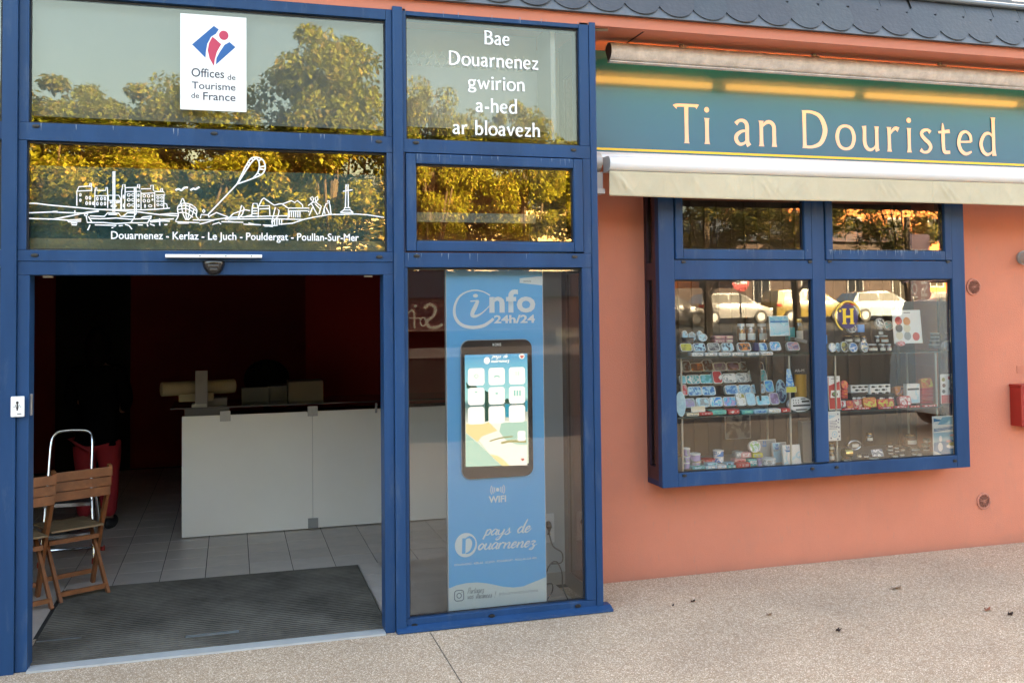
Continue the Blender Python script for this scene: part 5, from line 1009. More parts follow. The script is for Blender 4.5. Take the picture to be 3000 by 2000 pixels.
# --- shelves
def shelfset(lab, x0, x1, z1, z2, posts):
    t = thing('display_shelf', lab, 'shelf')
    gm = MC.get('shelf_glass') or glassmat('shelf_glass', .10, (.8, 1, .95), (.62, .70, .68))
    for z in (z1, z2):
        boxes('glass_board', gm, t, (x0, x1, .44, .86, z-.008, z-.001)); boxes('board_edge', mat('shelf_edge', (.05, .07, .065), .3), t, (x0, x1, .4375, .4395, z-.009, z-.0005))
    for px_, py_ in posts:
        bm = B(); tube(bm, [(px_, py_, .736), (px_, py_, z1-.01)], .0075, 10); obj('post', bm, mat('cream_post', (.55, .5, .42), .4), t, True)
    return t
zA = (3.406,1.5504)[1]; zB = (3.4282,1.1322)[1]
shelfset('two tier glass display shelf with cream posts in the left half of the window', 2.975, 4.06, zA, zB, [((3.0524,0.9306)[0], .47), ((3.9436,0.9983)[0], .82), ((3.9234,1.0131)[0], .47)])
zC = (4.6664,1.5437)[1]; zD = (4.6887,1.1233)[1]
shelfset('two tier glass display shelf with cream posts in the right half of the window', 4.19, 5.29, zC, zD, [((4.3119,0.9696)[0], .47), ((5.2263,1.4191)[0], .82), ((5.2088,1.4381)[0], .47)])
# --- right: top shelf
hd = thing('round_decal', 'round purple sticker with yellow ring and letter H on the right pane', 'sticker', (0, 0, 0))
hc = (4.3824,1.8239); hr_ = .125*.86
ink = Ink(.3985); ink.poly(ell(hc[0], hc[1], hr_*.80, hr_*.86, 32)); ink.done('disc', mat('decal_purple', (.03, .02, .09), .5, alpha=.85), hd)
ink = Ink(.3978); ink.line([(hc[0]+hr_*cos(radians(a)), hc[1]+hr_*1.03*sin(radians(a))) for a in range(-5, 251, 8)], .010); ink.done('ring', mat('decal_yellow', (.62, .42, .05), .5), hd)
ink = Ink(.3978); ink.line([(hc[0]+hr_*cos(radians(a)), hc[1]+hr_*1.03*sin(radians(a))) for a in range(28, 110, 8)], .012); ink.done('ring_orange', mat('decal_orange', (.70, .17, .02), .5), hd)
ink = Ink(.3970)
for sx_ in (-1, 1): ink.line([(hc[0]+sx_*.032, hc[1]-.055), (hc[0]+sx_*.032, hc[1]+.055)], .026); ink.line([(hc[0]+sx_*.032-.02, hc[1]+.053), (hc[0]+sx_*.032+.02, hc[1]+.053)], .009); ink.line([(hc[0]+sx_*.032-.02, hc[1]-.053), (hc[0]+sx_*.032+.02, hc[1]-.053)], .009)
ink.line([(hc[0]-.03, hc[1]-.002), (hc[0]+.03, hc[1]-.002)], .017); ink.poly(ell(hc[0]-.068, hc[1]+.04, .010, .010, 14)); ink.done('letter', mat('decal_gold', (.60, .40, .02), .5), hd)
tin('tin_lid', 'round dark grey tin lid leaning below the letter H sticker', 'tin', None, (4.491,0.5,1.699,0.077,0.071), 'dg gy', shape='o')
tin('white_ball_tin', 'round black and white tin on edge at the middle of the upper right shelf', 'tin', None, (4.819,0.6,1.732,0.075,0.073), 'gy dg wh', shape='o')
tin('green_grey_tin', 'round grey green tin on edge beside the round black and white tin', 'tin', None, (4.914,0.62,1.709,0.077,0.074), 'gy tl', shape='o')
pc = card('circle_card', 'white card printed with seven coloured circles on the upper right shelf', 'card', None, (5.039,0.56,1.605,0.261,0.259), 'wh wh', tilt=5, sc=3)
g_ = (5.039,0.56,1.605,0.261,0.259); w_, h_ = g_[3], g_[4]
for u_, v_, cc in ((.2, .68, 'rd'), (.49, .66, 'or_'), (.2, .46, 'dg'), (.48, .45, 'cr'), (.2, .24, 'cr'), (.48, .22, 'gy'), (.78, .2, 'rd')):
    ink = Ink(-.0016); ink.poly(ell(w_*(u_-.5), h_*v_, w_*.125, w_*.125, 20)); ink.done('circle', plain(cc), pc)
ink = Ink(-.0016); ink.line([(-w_*.1, h_*.92), (w_*.13, h_*.92)], .006); ink.done('heading', plain('dg'), pc)
for g, c, l, ld in [((4.556,0.62,1.618,0.076,0.055), 'br', 'dark jar at the left of the upper right shelf, second tier', None), ((4.83,0.64,1.609,0.042,0.058), 'br', 'small brown jar left of the orange jar', RIM), ((4.868,0.6,1.608,0.074,0.06), 'or_', 'bright orange jar with white lid in the middle of the upper right shelf', RIM), ((4.874,0.66,1.666,0.048,0.061), 'br', 'small brown jar on top, behind the orange jar', RIM), ((4.687,0.5,1.55,0.087,0.059), 'br', 'low brown jar with white lid at the shelf front', RIM), ((4.768,0.5,1.548,0.055,0.06), 'br', 'narrow brown jar beside the low brown jar at the shelf front', RIM), ((4.84,0.52,1.548,0.047,0.057), 'pk', 'rosy jar at the shelf front before the circle card', RIM), ((4.618,0.6,1.617,0.053,0.055), 'cr', 'pale jar on the second tier beside the dark jar', None), ((4.673,0.6,1.616,0.047,0.05), 'br', 'brown jar on the second tier right of the pale jar', None)]:
    jar('jar', l, 'jar', 'small jars on the upper right shelf', g, c, ld)
for g, c, l in [((4.302,0.48,1.558,0.063,0.069), 'bl wh', 'leftmost blue and white'), ((4.38,0.52,1.555,0.045,0.072), 'nv lb', 'narrow blue'), ((4.424,0.5,1.554,0.065,0.082), 'dg ol', 'dark olive'), ((4.483,0.48,1.553,0.075,0.073), 'wh bl', 'white faced blue'), ((4.598,0.5,1.549,0.07,0.086), 'ol cr bl', 'olive and cream'), ((5.358,0.5,1.542,0.086,0.079), 'lb gy', 'rightmost pale blue')]:
    tin('round_tin', '%s round tin on edge at the front of the upper right shelf' % l, 'tin', 'round tins on the upper right shelf', g, c, shape='o', tilt=10)
for k in range(4):
    g = [(5.308,0.56,1.561,0.08,0.031), (5.309,0.56,1.592,0.073,0.03), (5.31,0.56,1.623,0.067,0.028), (5.311,0.56,1.652,0.067,0.029)][k]
    round_('striped_tub', 'black pale striped tub, %s in the stack on the upper right shelf' % ('bottom one', 'second up', 'third up', 'top one')[k], 'tub', 'stack of black striped tubs', g, 'bk dg')
dbox('blue_display', 'bright blue leaflet box behind the H sticker on the upper right shelf', 'box', plain('vb'), (4.642,0.6,1.697,0.061,0.06), .04)
dbox('blue_strip', 'tall blue card at the far left of the upper right shelf', 'card', plain('vb'), (4.26,0.5,1.62,0.022,0.066), .01)
tin('pink_tin', 'small round pink tin in front of the circle card', 'tin', None, (4.928,0.5,1.589,0.071,0.04), 'pk rd', shape='o', rim=False)
# --- right: middle shelf
sd_ = card('red_standee', 'red and white display card with a dish picture at the left of the middle shelf', 'card', None, (4.306,0.47,1.13,0.105,0.25), 'rd rd', tilt=3, sc=3)
g_ = (4.306,0.47,1.13,0.105,0.25); w_, h_ = g_[3], g_[4]
ink = Ink(-.0016); ink.poly([(-w_*.44, h_*.97), (w_*.46, h_*.97), (w_*.46, h_*.84), (-w_*.44, h_*.72)]); ink.poly([(-w_*.36, h_*.36), (w_*.4, h_*.36), (w_*.44, h_*.58), (-w_*.28, h_*.58)]); ink.done('white_field', plain('wh'), sd_)
ink = Ink(-.0022); ink.poly(ell(0, h_*.46, w_*.26, h_*.07, 16)); ink.done('dish', plain('br'), sd_); ink = Ink(-.0028); ink.poly(ell(.0, h_*.475, w_*.12, h_*.04, 12)); ink.done('garnish', plain('gn'), sd_); ink = Ink(-.0022); ink.line([(-w_*.25, h_*.92), (w_*.3, h_*.92)], .004); ink.done('heading', plain('dg'), sd_)
for k in range(4):
    g = [(4.455,0.56,1.199,0.055,0.024), (4.455,0.56,1.223,0.055,0.023), (4.456,0.56,1.246,0.055,0.023), (4.46,0.56,1.271,0.061,0.069)][k]
    (tin('red_round_box', 'red round tin standing on top of the red tin stack', 'tin', 'stack of red tins', g, 'rd or_', shape='o', rim=False) if k == 3 else flat('red_tin', 'red tin, %s of the short stack beside the red card' % ('bottom', 'middle', 'top')[k], 'tin', 'stack of red tins', g, 'rd or_'))
def fishbox(lab, g, dark=False):
    t = dbox('fish_box', lab, 'box', plain('bk' if dark else 'wh'), g, .05); w_, h_ = g[3], g[4]; ink = Ink(-.001)
    for i in range(3):
        for j in range(3 if not dark else 1):
            cx, cz = w_*(-.33+.33*i+(.16 if j % 2 else 0)), h_*(.22+.3*j)
            if abs(cx) > w_*.42: continue
            ink.poly([(cx-.02, cz), (cx-.008, cz+.008), (cx+.01, cz+.006), (cx+.02, cz), (cx+.028, cz+.007), (cx+.028, cz-.007), (cx+.02, cz-.001), (cx+.01, cz-.007), (cx-.008, cz-.008)])
    ink.done('fish_print', plain('wh' if dark else 'bk'), t)
fishbox('white box printed with black fish, left one behind the red tins', (4.632,0.62,1.214,0.162,0.077)); fishbox('white box printed with black fish, right one behind the red tins', (4.799,0.6,1.209,0.189,0.083))
fishbox('black box with a white fish row in front of the right fish box', (4.777,0.56,1.181,0.251,0.042), True); fishbox('black box in front of the left fish box', (4.587,0.57,1.188,0.133,0.05), True)
for g, c, l in [((4.404,0.5,1.144,0.044,0.048), 'wh rd', 'narrow white and red'), ((4.451,0.49,1.132,0.061,0.061), 'rd or_', 'plain red'), ((4.529,0.5,1.133,0.079,0.064), 'pk cr rd', 'cream and red'), ((4.62,0.48,1.137,0.112,0.074), 'or_ ye rd', 'orange and yellow'), ((4.759,0.48,1.134,0.148,0.061), 'rd ye', 'wide red and yellow'), ((4.936,0.48,1.138,0.108,0.072), 'rd pk wh', 'rose and white')]:
    tin('fish_tin', '%s fish tin in the front row of the middle shelf' % l, 'tin', 'fish tins in the front row of the middle shelf', g, c, rim=False, tilt=12, dp=.03)
tin('brown_tin', 'rounded brown and pink tin behind the rose tin', 'tin', None, (4.99,0.6,1.2,0.091,0.075), 'or_ br pk', rim=False, dp=.05)
card('pale_teal_box', 'pale teal standing box with fish marks on the middle shelf', 'box', None, (5.054,0.54,1.145,0.119,0.148), 'pb wh', tilt=0, dp=.04, sc=10, band=(.68, .78, 'dg'))
for k in range(5):
    g = [(5.194,0.55,1.134,0.108,0.024), (5.195,0.55,1.16,0.108,0.024), (5.196,0.55,1.184,0.108,0.024), (5.197,0.55,1.209,0.108,0.024), (5.198,0.55,1.234,0.108,0.024)][k]
    flat('dark_red_tin', 'dark red flat tin, %s from bottom of the tall stack' % ORD[k], 'tin', 'tall stack of dark red tins', g, 'rd rd')
tin('orange_tin', 'orange printed tin on top of the tall dark red stack', 'tin', None, (5.19,0.54,1.26,0.11,0.074), 'or_ ye rd', rim=False, dp=.03)
for i in range(6):
    g = [(4.4,0.44,1.13,0.114,0.013), (4.53,0.44,1.128,0.121,0.015), (4.723,0.44,1.125,0.129,0.014), (4.862,0.44,1.126,0.112,0.016), (4.985,0.44,1.125,0.094,0.014), (5.117,0.44,1.124,0.133,0.016)][i]
    flat('shelf_ticket', 'red shelf ticket, %s from left along the middle shelf edge' % ORD[i], 'ticket', 'red tickets along the middle shelf edge', g, 'rd wh', dp=.004, sc=60)
lf = card('leaflet', 'white and red leaflet with round pictures at the right of the middle shelf', 'leaflet', None, (5.283,0.45,1.14,0.103,0.227), 'wh wh', tilt=0, sc=4)
g_ = (5.283,0.45,1.14,0.103,0.227); w_, h_ = g_[3], g_[4]; ink = Ink(-.0016); ink.poly([(-w_*.46, .002), (w_*.46, .002), (w_*.46, h_*.3), (-w_*.46, h_*.3)]); ink.done('red_field', plain('rd'), lf)
for u_, v_, cc in ((-.25, .82, 'ol'), (-.22, .62, 'br'), (-.25, .42, 'dg'), (.3, .87, 'rd'), (.35, .5, 'gy')): ink = Ink(-.0022); ink.poly(ell(w_*u_, h_*v_, w_*.15, w_*.15, 14)); ink.done('picture', plain(cc), lf)
# --- right: posters on the glass and window floor
def poster(lab, g, cols):
    t = thing('poster', lab, 'poster', (g[0], g[1], g[2])); w_, h_ = g[3], g[4]
    boxes('sheet', RIM, t, (-w_/2, w_/2, 0, .0015, 0, h_)); return t, w_, h_
pt, w_, h_ = poster('narrow white and blue poster on the glass at the left of the lower right pane', (4.254,0.413,0.912,0.104,0.216), '')
ink = Ink(-.0008); ink.poly([(-w_*.45, h_*.88), (w_*.15, h_*.83), (-w_*.45, h_*.74)]); ink.line(ell(0, h_*.22, .021, .021, 20), .006, closed=True); ink.poly(ell(0, h_*.22, .008, .008, 12)); ink.done('blue_print', plain('lb'), pt)
ink = Ink(-.0008)
for k in range(6): ink.line([(-w_*.4, h_*(.66-.05*k)), (w_*(.1+.06*(k % 3)), h_*(.66-.05*k))], .003)
for a, b_ in ((.3, .9), (.35, .72), (.15, .68), (.3, .62), (.2, .48), (.35, .45), (.35, .3), (.38, .15), (.25, .05), (-.3, .1)): ink.poly(ell(w_*a, h_*b_, .005, .007, 7))
ink.done('navy_print', plain('nv'), pt)
pt, w_, h_ = poster('blue seafood poster with white borders on the glass at lower right of the window', (5.231,0.413,0.742,0.232,0.312), '')
ink = Ink(-.0008); ink.poly([(-w_*.47, h_*.015), (w_*.47, h_*.015), (w_*.47, h_*.42), (-w_*.47, h_*.36)]); ink.poly([(-w_*.45, h_*.95), (w_*.0, h_*.885), (-w_*.45, h_*.86)]); ink.poly([(-w_*.45, h_*.62), (w_*.45, h_*.68), (w_*.45, h_*.75), (-w_*.45, h_*.70)]); ink.done('blue_print', mat('poster_blue', (.05, .22, .42), .5), pt)
ink = Ink(-.0012); ink.poly([(-w_*.47, h_*.361), (w_*.47, h_*.421), (w_*.47, h_*.60), (-w_*.47, h_*.60)]); ink.poly([(-w_*.1, h_*.97), (w_*.47, h_*.97), (w_*.47, h_*.78), (-w_*.3, h_*.79)]); ink.done('pale_print', mat('poster_pale', (.25, .48, .62), .5), pt)
ink = Ink(-.0022); ink.poly(ell(w_*.25, h_*.26, w_*.22, h_*.06, 18)); ink.poly(ell(-w_*.2, h_*.45, w_*.06, h_*.08, 12)); ink.poly(ell(-w_*.22, h_*.25, w_*.1, h_*.11, 12)); ink.poly([(-w_*.47, h_*.02), (-w_*.1, h_*.02), (-w_*.3, h_*.12), (-w_*.47, h_*.16)]); ink.done('white_print', plain('wh'), pt)
ink = Ink(-.003); ink.poly(ell(w_*.27, h_*.31, w_*.16, h_*.045, 9)); ink.done('dish', mat('dish_yellow', (.4, .38, .1), .5, var=.5, scale=120), pt); ink = Ink(-.0028); ink.poly(ell(w_*.26, h_*.52, w_*.1, h_*.025, 14)); ink.poly(ell(.03, h_*.38, w_*.11, h_*.03, 14)); ink.done('pink_spots', plain('pk'), pt)
ink = Ink(-.003)
for k in range(2): ink.line([(-w_*.4, h_*(.655+.035*k)), (w_*.4, h_*(.70+.035*k))], .003)
ink.done('lines', plain('wh'), pt)
bm = B(); a_ = (4.5273,0.8464); tube(bm, [(a_[0]+.056*cos(t_/16*2*pi), .56, a_[1]+.034*sin(t_/16*2*pi)) for t_ in range(16)], .005, 8, closed=True); ov = obj('oval_tin', bm, STEEL, None, True); tag(ov, 'large oval silver rimmed tin standing behind the brass tin', 'tin')
bm = B(); prism(bm, ell(a_[0], a_[1], .054, .032, 24), .562, .60); obj('lid', bm, mat('tin_interior', (.12, .11, .09), .3, metal=.5), ov); bm = B(); prism(bm, rrect(a_[0]+.008, a_[1]-.004, .055, .024, .004), .556, .561); obj('label', bm, PAPER, ov)
br_ = thing('brass_tin', 'large brass coloured round tin lying on its side on the window floor', 'tin', (*(4.4158,0.803), 0)); p_ = (4.4158,0.803); br_.location = (p_[0], .5, p_[1])
bm = B(); lathe(bm, [(.034, -.03), (.036, -.028), (.036, .03), (.033, .032), (.03, .028), (.001, .028)], n=22, axis='X'); obj('body', bm, mat('brass', (.62, .50, .22), .22, metal=.9), br_, True); boxes('label', PAPER, br_, (.0285, .0305, -.018, .018, -.02, .02))
for g, l in [((4.284,0.48,0.749,0.048,0.08), 'lower jar below the narrow poster'), ((4.297,0.5,0.826,0.044,0.055), 'upper jar below the narrow poster'), ((4.753,0.66,0.846,0.054,0.067), 'jar standing high at the middle back of the window floor'), ((5.082,0.58,0.81,0.093,0.086), 'wide jar at the back right of the window floor'), ((4.858,0.56,0.811,0.047,0.034), 'small jar behind the stacked white label jars')]:
    jar('preserve_jar', 'glass %s with gold lid' % l, 'jar', 'jars on the window floor', g, 'br')
card('white_pack', 'white angular pack in the middle of the window floor', 'pack', None, (4.694,0.5,0.762,0.098,0.055), 'wh gy nv', tilt=25, sc=24)
NB = ['left of the white pack, lying low', 'just under the white pack', 'upper left of the middle cluster', 'left middle of the middle cluster', 'lower left of the middle cluster', 'top of the middle cluster', 'centre of the middle cluster', 'lower right of the middle cluster', 'right of the middle cluster', 'lying at the foot of the middle cluster', 'left front of the right hand cluster', 'right front of the right hand cluster', 'top of the right hand cluster', 'top of the pile beside the seafood poster', 'middle of the pile beside the seafood poster', 'bottom of the pile beside the seafood poster', 'right of the brass tin', 'lying before the brass tin']
for i, g in enumerate([(4.596,0.5,0.757,0.052,0.026), (4.659,0.48,0.743,0.098,0.022), (4.851,0.55,0.786,0.05,0.021), (4.85,0.55,0.762,0.05,0.021), (4.872,0.52,0.742,0.06,0.022), (4.905,0.55,0.799,0.044,0.021), (4.907,0.55,0.775,0.044,0.021), (4.933,0.52,0.746,0.05,0.029), (4.961,0.55,0.781,0.044,0.021), (4.874,0.48,0.733,0.103,0.014), (5.044,0.52,0.746,0.044,0.029), (5.075,0.5,0.742,0.051,0.032), (5.087,0.55,0.774,0.086,0.029), (5.195,0.55,0.833,0.055,0.032), (5.171,0.53,0.804,0.061,0.029), (5.149,0.51,0.774,0.064,0.032), (4.534,0.5,0.76,0.037,0.031), (4.424,0.48,0.738,0.078,0.023)]):
    t = jar('preserve_jar', 'low silver lidded jar, ' + NB[i], 'jar', 'low silver lidded jars on the window floor', g, 'cr' if i % 3 else 'br', STEEL)
# ================================================================ chairs, ladder and person in the doorway
WOOD = mat('acacia_wood', (.26, .095, .035), .45, var=.3, scale=14, bump=.15, bscale=40); WOODP = mat('seat_wood', (.26, .17, .09), .5, var=.25, scale=14)
def bar(bm, p, q, w, d):
    """rectangular bar from p to q: w across X, d in depth"""
    p, q = Vector(p), Vector(q); t = (q-p).normalized(); ax = Vector((1, 0, 0)) if abs(t.x) < .8 else Vector((0, 1, 0))
    a = (ax-t*ax.dot(t)).normalized(); b_ = t.cross(a)
    v = [bm.verts.new(e+a*sa*w/2+b_*sb*d/2) for e in (p, q) for sa, sb in ((-1, -1), (1, -1), (1, 1), (-1, 1))]
    for f in ((0, 1, 2, 3), (7, 6, 5, 4), (0, 4, 5, 1), (1, 5, 6, 2), (2, 6, 7, 3), (3, 7, 4, 0)): bm.faces.new([v[i] for i in f])
def folding_chair(label, loc, rz):
    """back is towards -Y (we see the chair from behind); seat 0.45 m, top 0.86 m"""
    t = thing('folding_chair', label, 'chair', loc, rz, 'folding wooden chairs inside the doorway')
    W2 = .185
    for s_ in (-1, 1):
        bm = B(); pts = [(s_*W2, .20, .0), (s_*W2, .06, .40), (s_*W2, -.055, .66), (s_*W2, -.10, .865)]
        for a, b_ in zip(pts, pts[1:]): bar(bm, a, b_, .022, .038)
        obj('back_leg', bm, WOOD, t)
        bm = B(); bar(bm, (s_*(W2-.03), -.16, 0), (s_*(W2-.03), .18, .43), .02, .034); obj('front_leg', bm, WOOD, t)
    for k in range(3):
        bm = B(); z = .655+k*.068; box(bm, -W2-.01, W2+.01, -.088-.018*k, -.074-.018*k, z, z+.062, bev=.003); obj('back_slat', bm, WOOD, t)
    for k in range(6):
        bm = B(); y = -.03+k*.062; box(bm, -W2+.012, W2-.012, y, y+.056, .438, .452, bev=.003); obj('seat_slat', bm, WOODP, t)
    for k, (y, z) in enumerate(((-.125, .05), (.18, .09), (.045, .36))):
        bm = B(); bar(bm, (-W2+.02, y, z), (W2-.02, y, z), .02, .03); obj('stretcher', bm, WOOD, t)
    return t
folding_chair('wooden folding chair nearer the middle of the doorway, seen from behind', (-1.02, 1.47, 0), radians(28))
folding_chair('wooden folding chair half hidden behind the left door jamb', (-1.33, 1.21, 0), radians(28))
c3 = folding_chair('dim wooden folding chair further back in the dark at the left', (-1.72, 2.55, 0), radians(5)); c3.scale = (1.1, 1.1, 1.1)
ld_ = thing('step_ladder', 'folding aluminium step ladder with a high round handle behind the chairs', 'ladder', (-1.2, 2.3, 0))
bm = B(); P = crom([(-.19, -.02, .02), (-.165, .12, .55), (-.155, .20, .88), (-.13, .225, .965), (-.07, .235, .99), (.07, .235, .99), (.13, .225, .965), (.145, .20, .88), (.15, .12, .55), (.19, -.02, .02)], 5)
tube(bm, [Vector(p)+Vector((0, 0, 0)) for p in P], .0125, 10); obj('handle_frame', bm, CHROME, ld_, True)
bm = B()
for s_ in (-1, 1): tube(bm, [(s_*.2, .40, .02), (s_*.16, .14, .62)], .011, 8)
tube(bm, [(-.2, .40, .03), (.2, .40, .03)], .009, 8); obj('rear_frame', bm, CHROME, ld_, True)
for z, y in ((.24, -.0), (.46, .06)):
    boxes('step', DARK, ld_, (-.16, .16, y-.10, y+.10, z, z+.012), bev=.003); boxes('step_edge', CHROME, ld_, (-.165, .165, y-.11, y-.101, z-.012, z+.014))
for x_, y_ in ((-.19, -.02), (.19, -.02), (.2, .40), (-.2, .40)):
    bm = B(); lathe(bm, [(.018, 0), (.018, .035), (.013, .045)], (x_, y_, 0), n=10); obj('rubber_foot', bm, mat('red_rubber', (.35, .03, .02), .5), ld_)
# person, back to the camera
def skinned(name, verts, edges, m, parent, lvl=2):
    me = bpy.data.meshes.new(name); me.from_pydata([v[:3] for v in verts], edges, []); o = bpy.data.objects.new(name, me); COL.objects.link(o)
    o.modifiers.new('s', 'SKIN'); 
    if not me.skin_vertices: bpy.context.view_layer.update()
    for sv, v in zip(me.skin_vertices[0].data, verts): sv.radius = (v[3], v[4] if len(v) > 4 else v[3])
    me.skin_vertices[0].data[0].use_root = True
    u = o.modifiers.new('u', 'SUBSURF'); u.levels = lvl; u.render_levels = lvl
    dg = bpy.context.evaluated_depsgraph_get(); nm = bpy.data.meshes.new_from_object(o.evaluated_get(dg)); bpy.data.objects.remove(o)
    nm.materials.clear(); nm.materials.append(m)
    return obj(name, nm, None, parent, True)
pe = thing('person', 'person in a black jacket and red trousers standing with their back turned in the dark', 'person', (-1.15, 3.56, 0), radians(-12))
BK = mat('black_jacket', (.004, .004, .005), 1, spec=0); RT = mat('red_trousers', (.30, .010, .018), .75, var=.12, scale=7); SK = mat('skin', (.20, .10, .07), .6); HR = mat('dark_hair', (.006, .005, .004), 1, spec=0); SH = mat('dark_shoes', (.02, .02, .022), .5)
# body skin (continuous): root at pelvis
skinned('body', [(0, 0, .93, .11, .085), (0, .01, 1.12, .105, .08), (0, .02, 1.32, .125, .085), (0, .02, 1.45, .06, .055), (0, .0, 1.53, .045), (0, -.0, 1.63, .072, .088), (0, -.0, 1.72, .06, .07),
  (-.17, .02, 1.41, .048), (-.24, .03, 1.15, .038), (-.17, .18, 1.02, .03), (-.14, .26, 1.04, .026), (.17, .02, 1.41, .048), (.23, .03, 1.15, .038), (.16, .18, 1.02, .03), (.13, .26, 1.04, .026),
  (-.09, 0, .84, .09), (-.10, .01, .48, .06), (-.10, -.0, .10, .042), (-.10, .09, .04, .035), (.09, 0, .84, .09), (.10, .01, .48, .06), (.10, -.0, .10, .042), (.10, .09, .04, .035)],
  [(0, 1), (1, 2), (2, 3), (3, 4), (4, 5), (5, 6), (2, 7), (7, 8), (8, 9), (9, 10), (2, 11), (11, 12), (12, 13), (13, 14), (0, 15), (15, 16), (16, 17), (17, 18), (0, 19), (19, 20), (20, 21), (21, 22)], SK, pe)
skinned('jacket', [(0, 0, .90, .185, .125), (0, .01, 1.08, .16, .115), (0, .02, 1.30, .165, .12), (0, .02, 1.43, .09, .075), (0, .01, 1.49, .06, .06), (-.19, .02, 1.39, .075), (-.26, .03, 1.14, .06), (-.19, .18, 1.03, .045), (.19, .02, 1.39, .075), (.25, .03, 1.14, .06), (.18, .18, 1.03, .045), (0, 0, .80, .19, .13)],
  [(0, 1), (1, 2), (2, 3), (3, 4), (2, 5), (5, 6), (6, 7), (2, 8), (8, 9), (9, 10), (0, 11)], BK, pe)
skinned('trousers', [(0, 0, .88, .18, .13), (-.10, 0, .72, .13, .12), (-.105, .01, .50, .088), (-.105, -.01, .30, .085), (-.105, 0, .10, .062), (.10, 0, .72, .13, .12), (.105, .01, .50, .088), (.105, -.01, .30, .085), (.105, 0, .10, .062)],
  [(0, 1), (1, 2), (2, 3), (3, 4), (0, 5), (5, 6), (6, 7), (7, 8)], RT, pe)
bm = B(); bmesh.ops.create_uvsphere(bm, u_segments=20, v_segments=14, radius=1)
for v in bm.verts: v.co = Vector((v.co.x*.10, v.co.y*.11-.022, v.co.z*.19+1.60))
obj('hair', bm, HR, pe, True)
for s_ in (-1, 1):
    bm = B(); bmesh.ops.create_uvsphere(bm, u_segments=14, v_segments=10, radius=1)
    for v in bm.verts: v.co = Vector((v.co.x*.048+s_*.105, v.co.y*.135+.05, max(0, v.co.z*.06+.05)))
    obj('shoe', bm, SH, pe, True)
# ================================================================ across the street (seen in the glass)
def gzz(y): return 0 if y > -12 else min(2.6, (-12-y)*.05)
ASPH = mat('asphalt', (.05, .05, .052), .85, var=.15, scale=3, bump=.3, bscale=120)
bm = B(); v = [bm.verts.new((x, y, gzz(y)+.006)) for x, y in ((-80, -22), (90, -22), (90, -60), (-80, -60))]; bm.faces.new(v); v = [bm.verts.new((x, y, gzz(y)+.006)) for x, y in ((-80, -12), (90, -12), (90, -22), (-80, -22))]; bm.faces.new(v); v = [bm.verts.new((x, y, .006)) for x, y in ((-80, -7.8), (90, -7.8), (90, -12), (-80, -12))]; bm.faces.new(v); tag(obj('road', bm, ASPH), kind='structure')
# unseen tall block added behind the tourist office to throw the street into shadow
hb = thing('street_shade_block', 'unseen tall block added behind the tourist office to shade the street', 'building', (0, 0, 0))
boxes('wall', mat('grey_render', (.4, .38, .35), .85), hb, (-60, 80, 13, 25, 0, 14.6)); bm = B(); prismx(bm, [(12.5, 14.5), (19, 18.1), (25.5, 14.5)], -60, 80); obj('roof', bm, SLATE2, hb)
# opposite buildings
CREAM = mat('cream_render', (.62, .50, .32), .85, var=.08, scale=.8); BRW = mat('brown_stone', (.075, .052, .042), .9, var=.35, scale=1.6, bump=.5, bscale=9); ORG = mat('orange_render', (.66, .20, .05), .8, var=.08, scale=.6)
WGL = mat('dark_window', (.02, .022, .025), .1); WFR = mat('white_joinery', (.3, .3, .29), .5)
def house(nm, lab, x0, x1, y, z1, m, roofc, cols, rows_, ridge=2.4, dpt=9):
    t = thing(nm, lab, 'building'); z0 = gzz(y)-.4
    boxes('wall', m, t, (x0, x1, y-dpt, y, z0, z1)); bm = B(); prismx(bm, [(y+.35, z1), (y-dpt/2, z1+ridge), (y-dpt-.35, z1)], x0-.2, x1+.2); obj('roof', bm, roofc, t)
    n = max(1, int((x1-x0)/3.1)); st = (x1-x0)/n
    for i in range(n):
        for zz in rows_:
            cx = x0+st*(i+.5); w = boxes('window', WFR, t, (cx-.56, cx+.56, y+.0, y+.05, zz, zz+1.5)); boxes('pane', WGL, w, (cx-.48, cx-.03, y+.051, y+.058, zz+.08, zz+1.42), (cx+.03, cx+.48, y+.051, y+.058, zz+.08, zz+1.42))
    return t
house('cream_house', 'sunlit cream rendered house behind the trees, reflected in the fanlight', -14, 2.2, -36, 6.3, CREAM, SLATE2, 0, (2.3,), 2.0)
house('cream_house', 'second sunlit cream house behind the tree trunks, reflected in the sash', 3.0, 17.5, -36, 6.5, CREAM, SLATE2, 0, (2.3,), 2.0)
house('brown_stone_house', 'brown stone house behind the parked cars, reflected in the shop window', 27.5, 40, -42, 5.6, BRW, SLATE2, 0, (2.0,), 1.6)
house('orange_house', 'bright orange house with white joinery reflected at the right of the top sashes', 33.5, 46, -46, 9.5, ORG, SLATE2, 0, (3.0, 6.0), 3)
house('orange_house', 'low orange house between the cream and the brown ones', 20, 27.2, -46, 5.4, ORG, SLATE2, 0, (), 1.2)
tag(boxes('stone_wall', BRW, None, (17.6, 27.4, -40.6, -40.2, .9, 2.9)), 'brown stone garden wall behind the parked cars', 'wall')
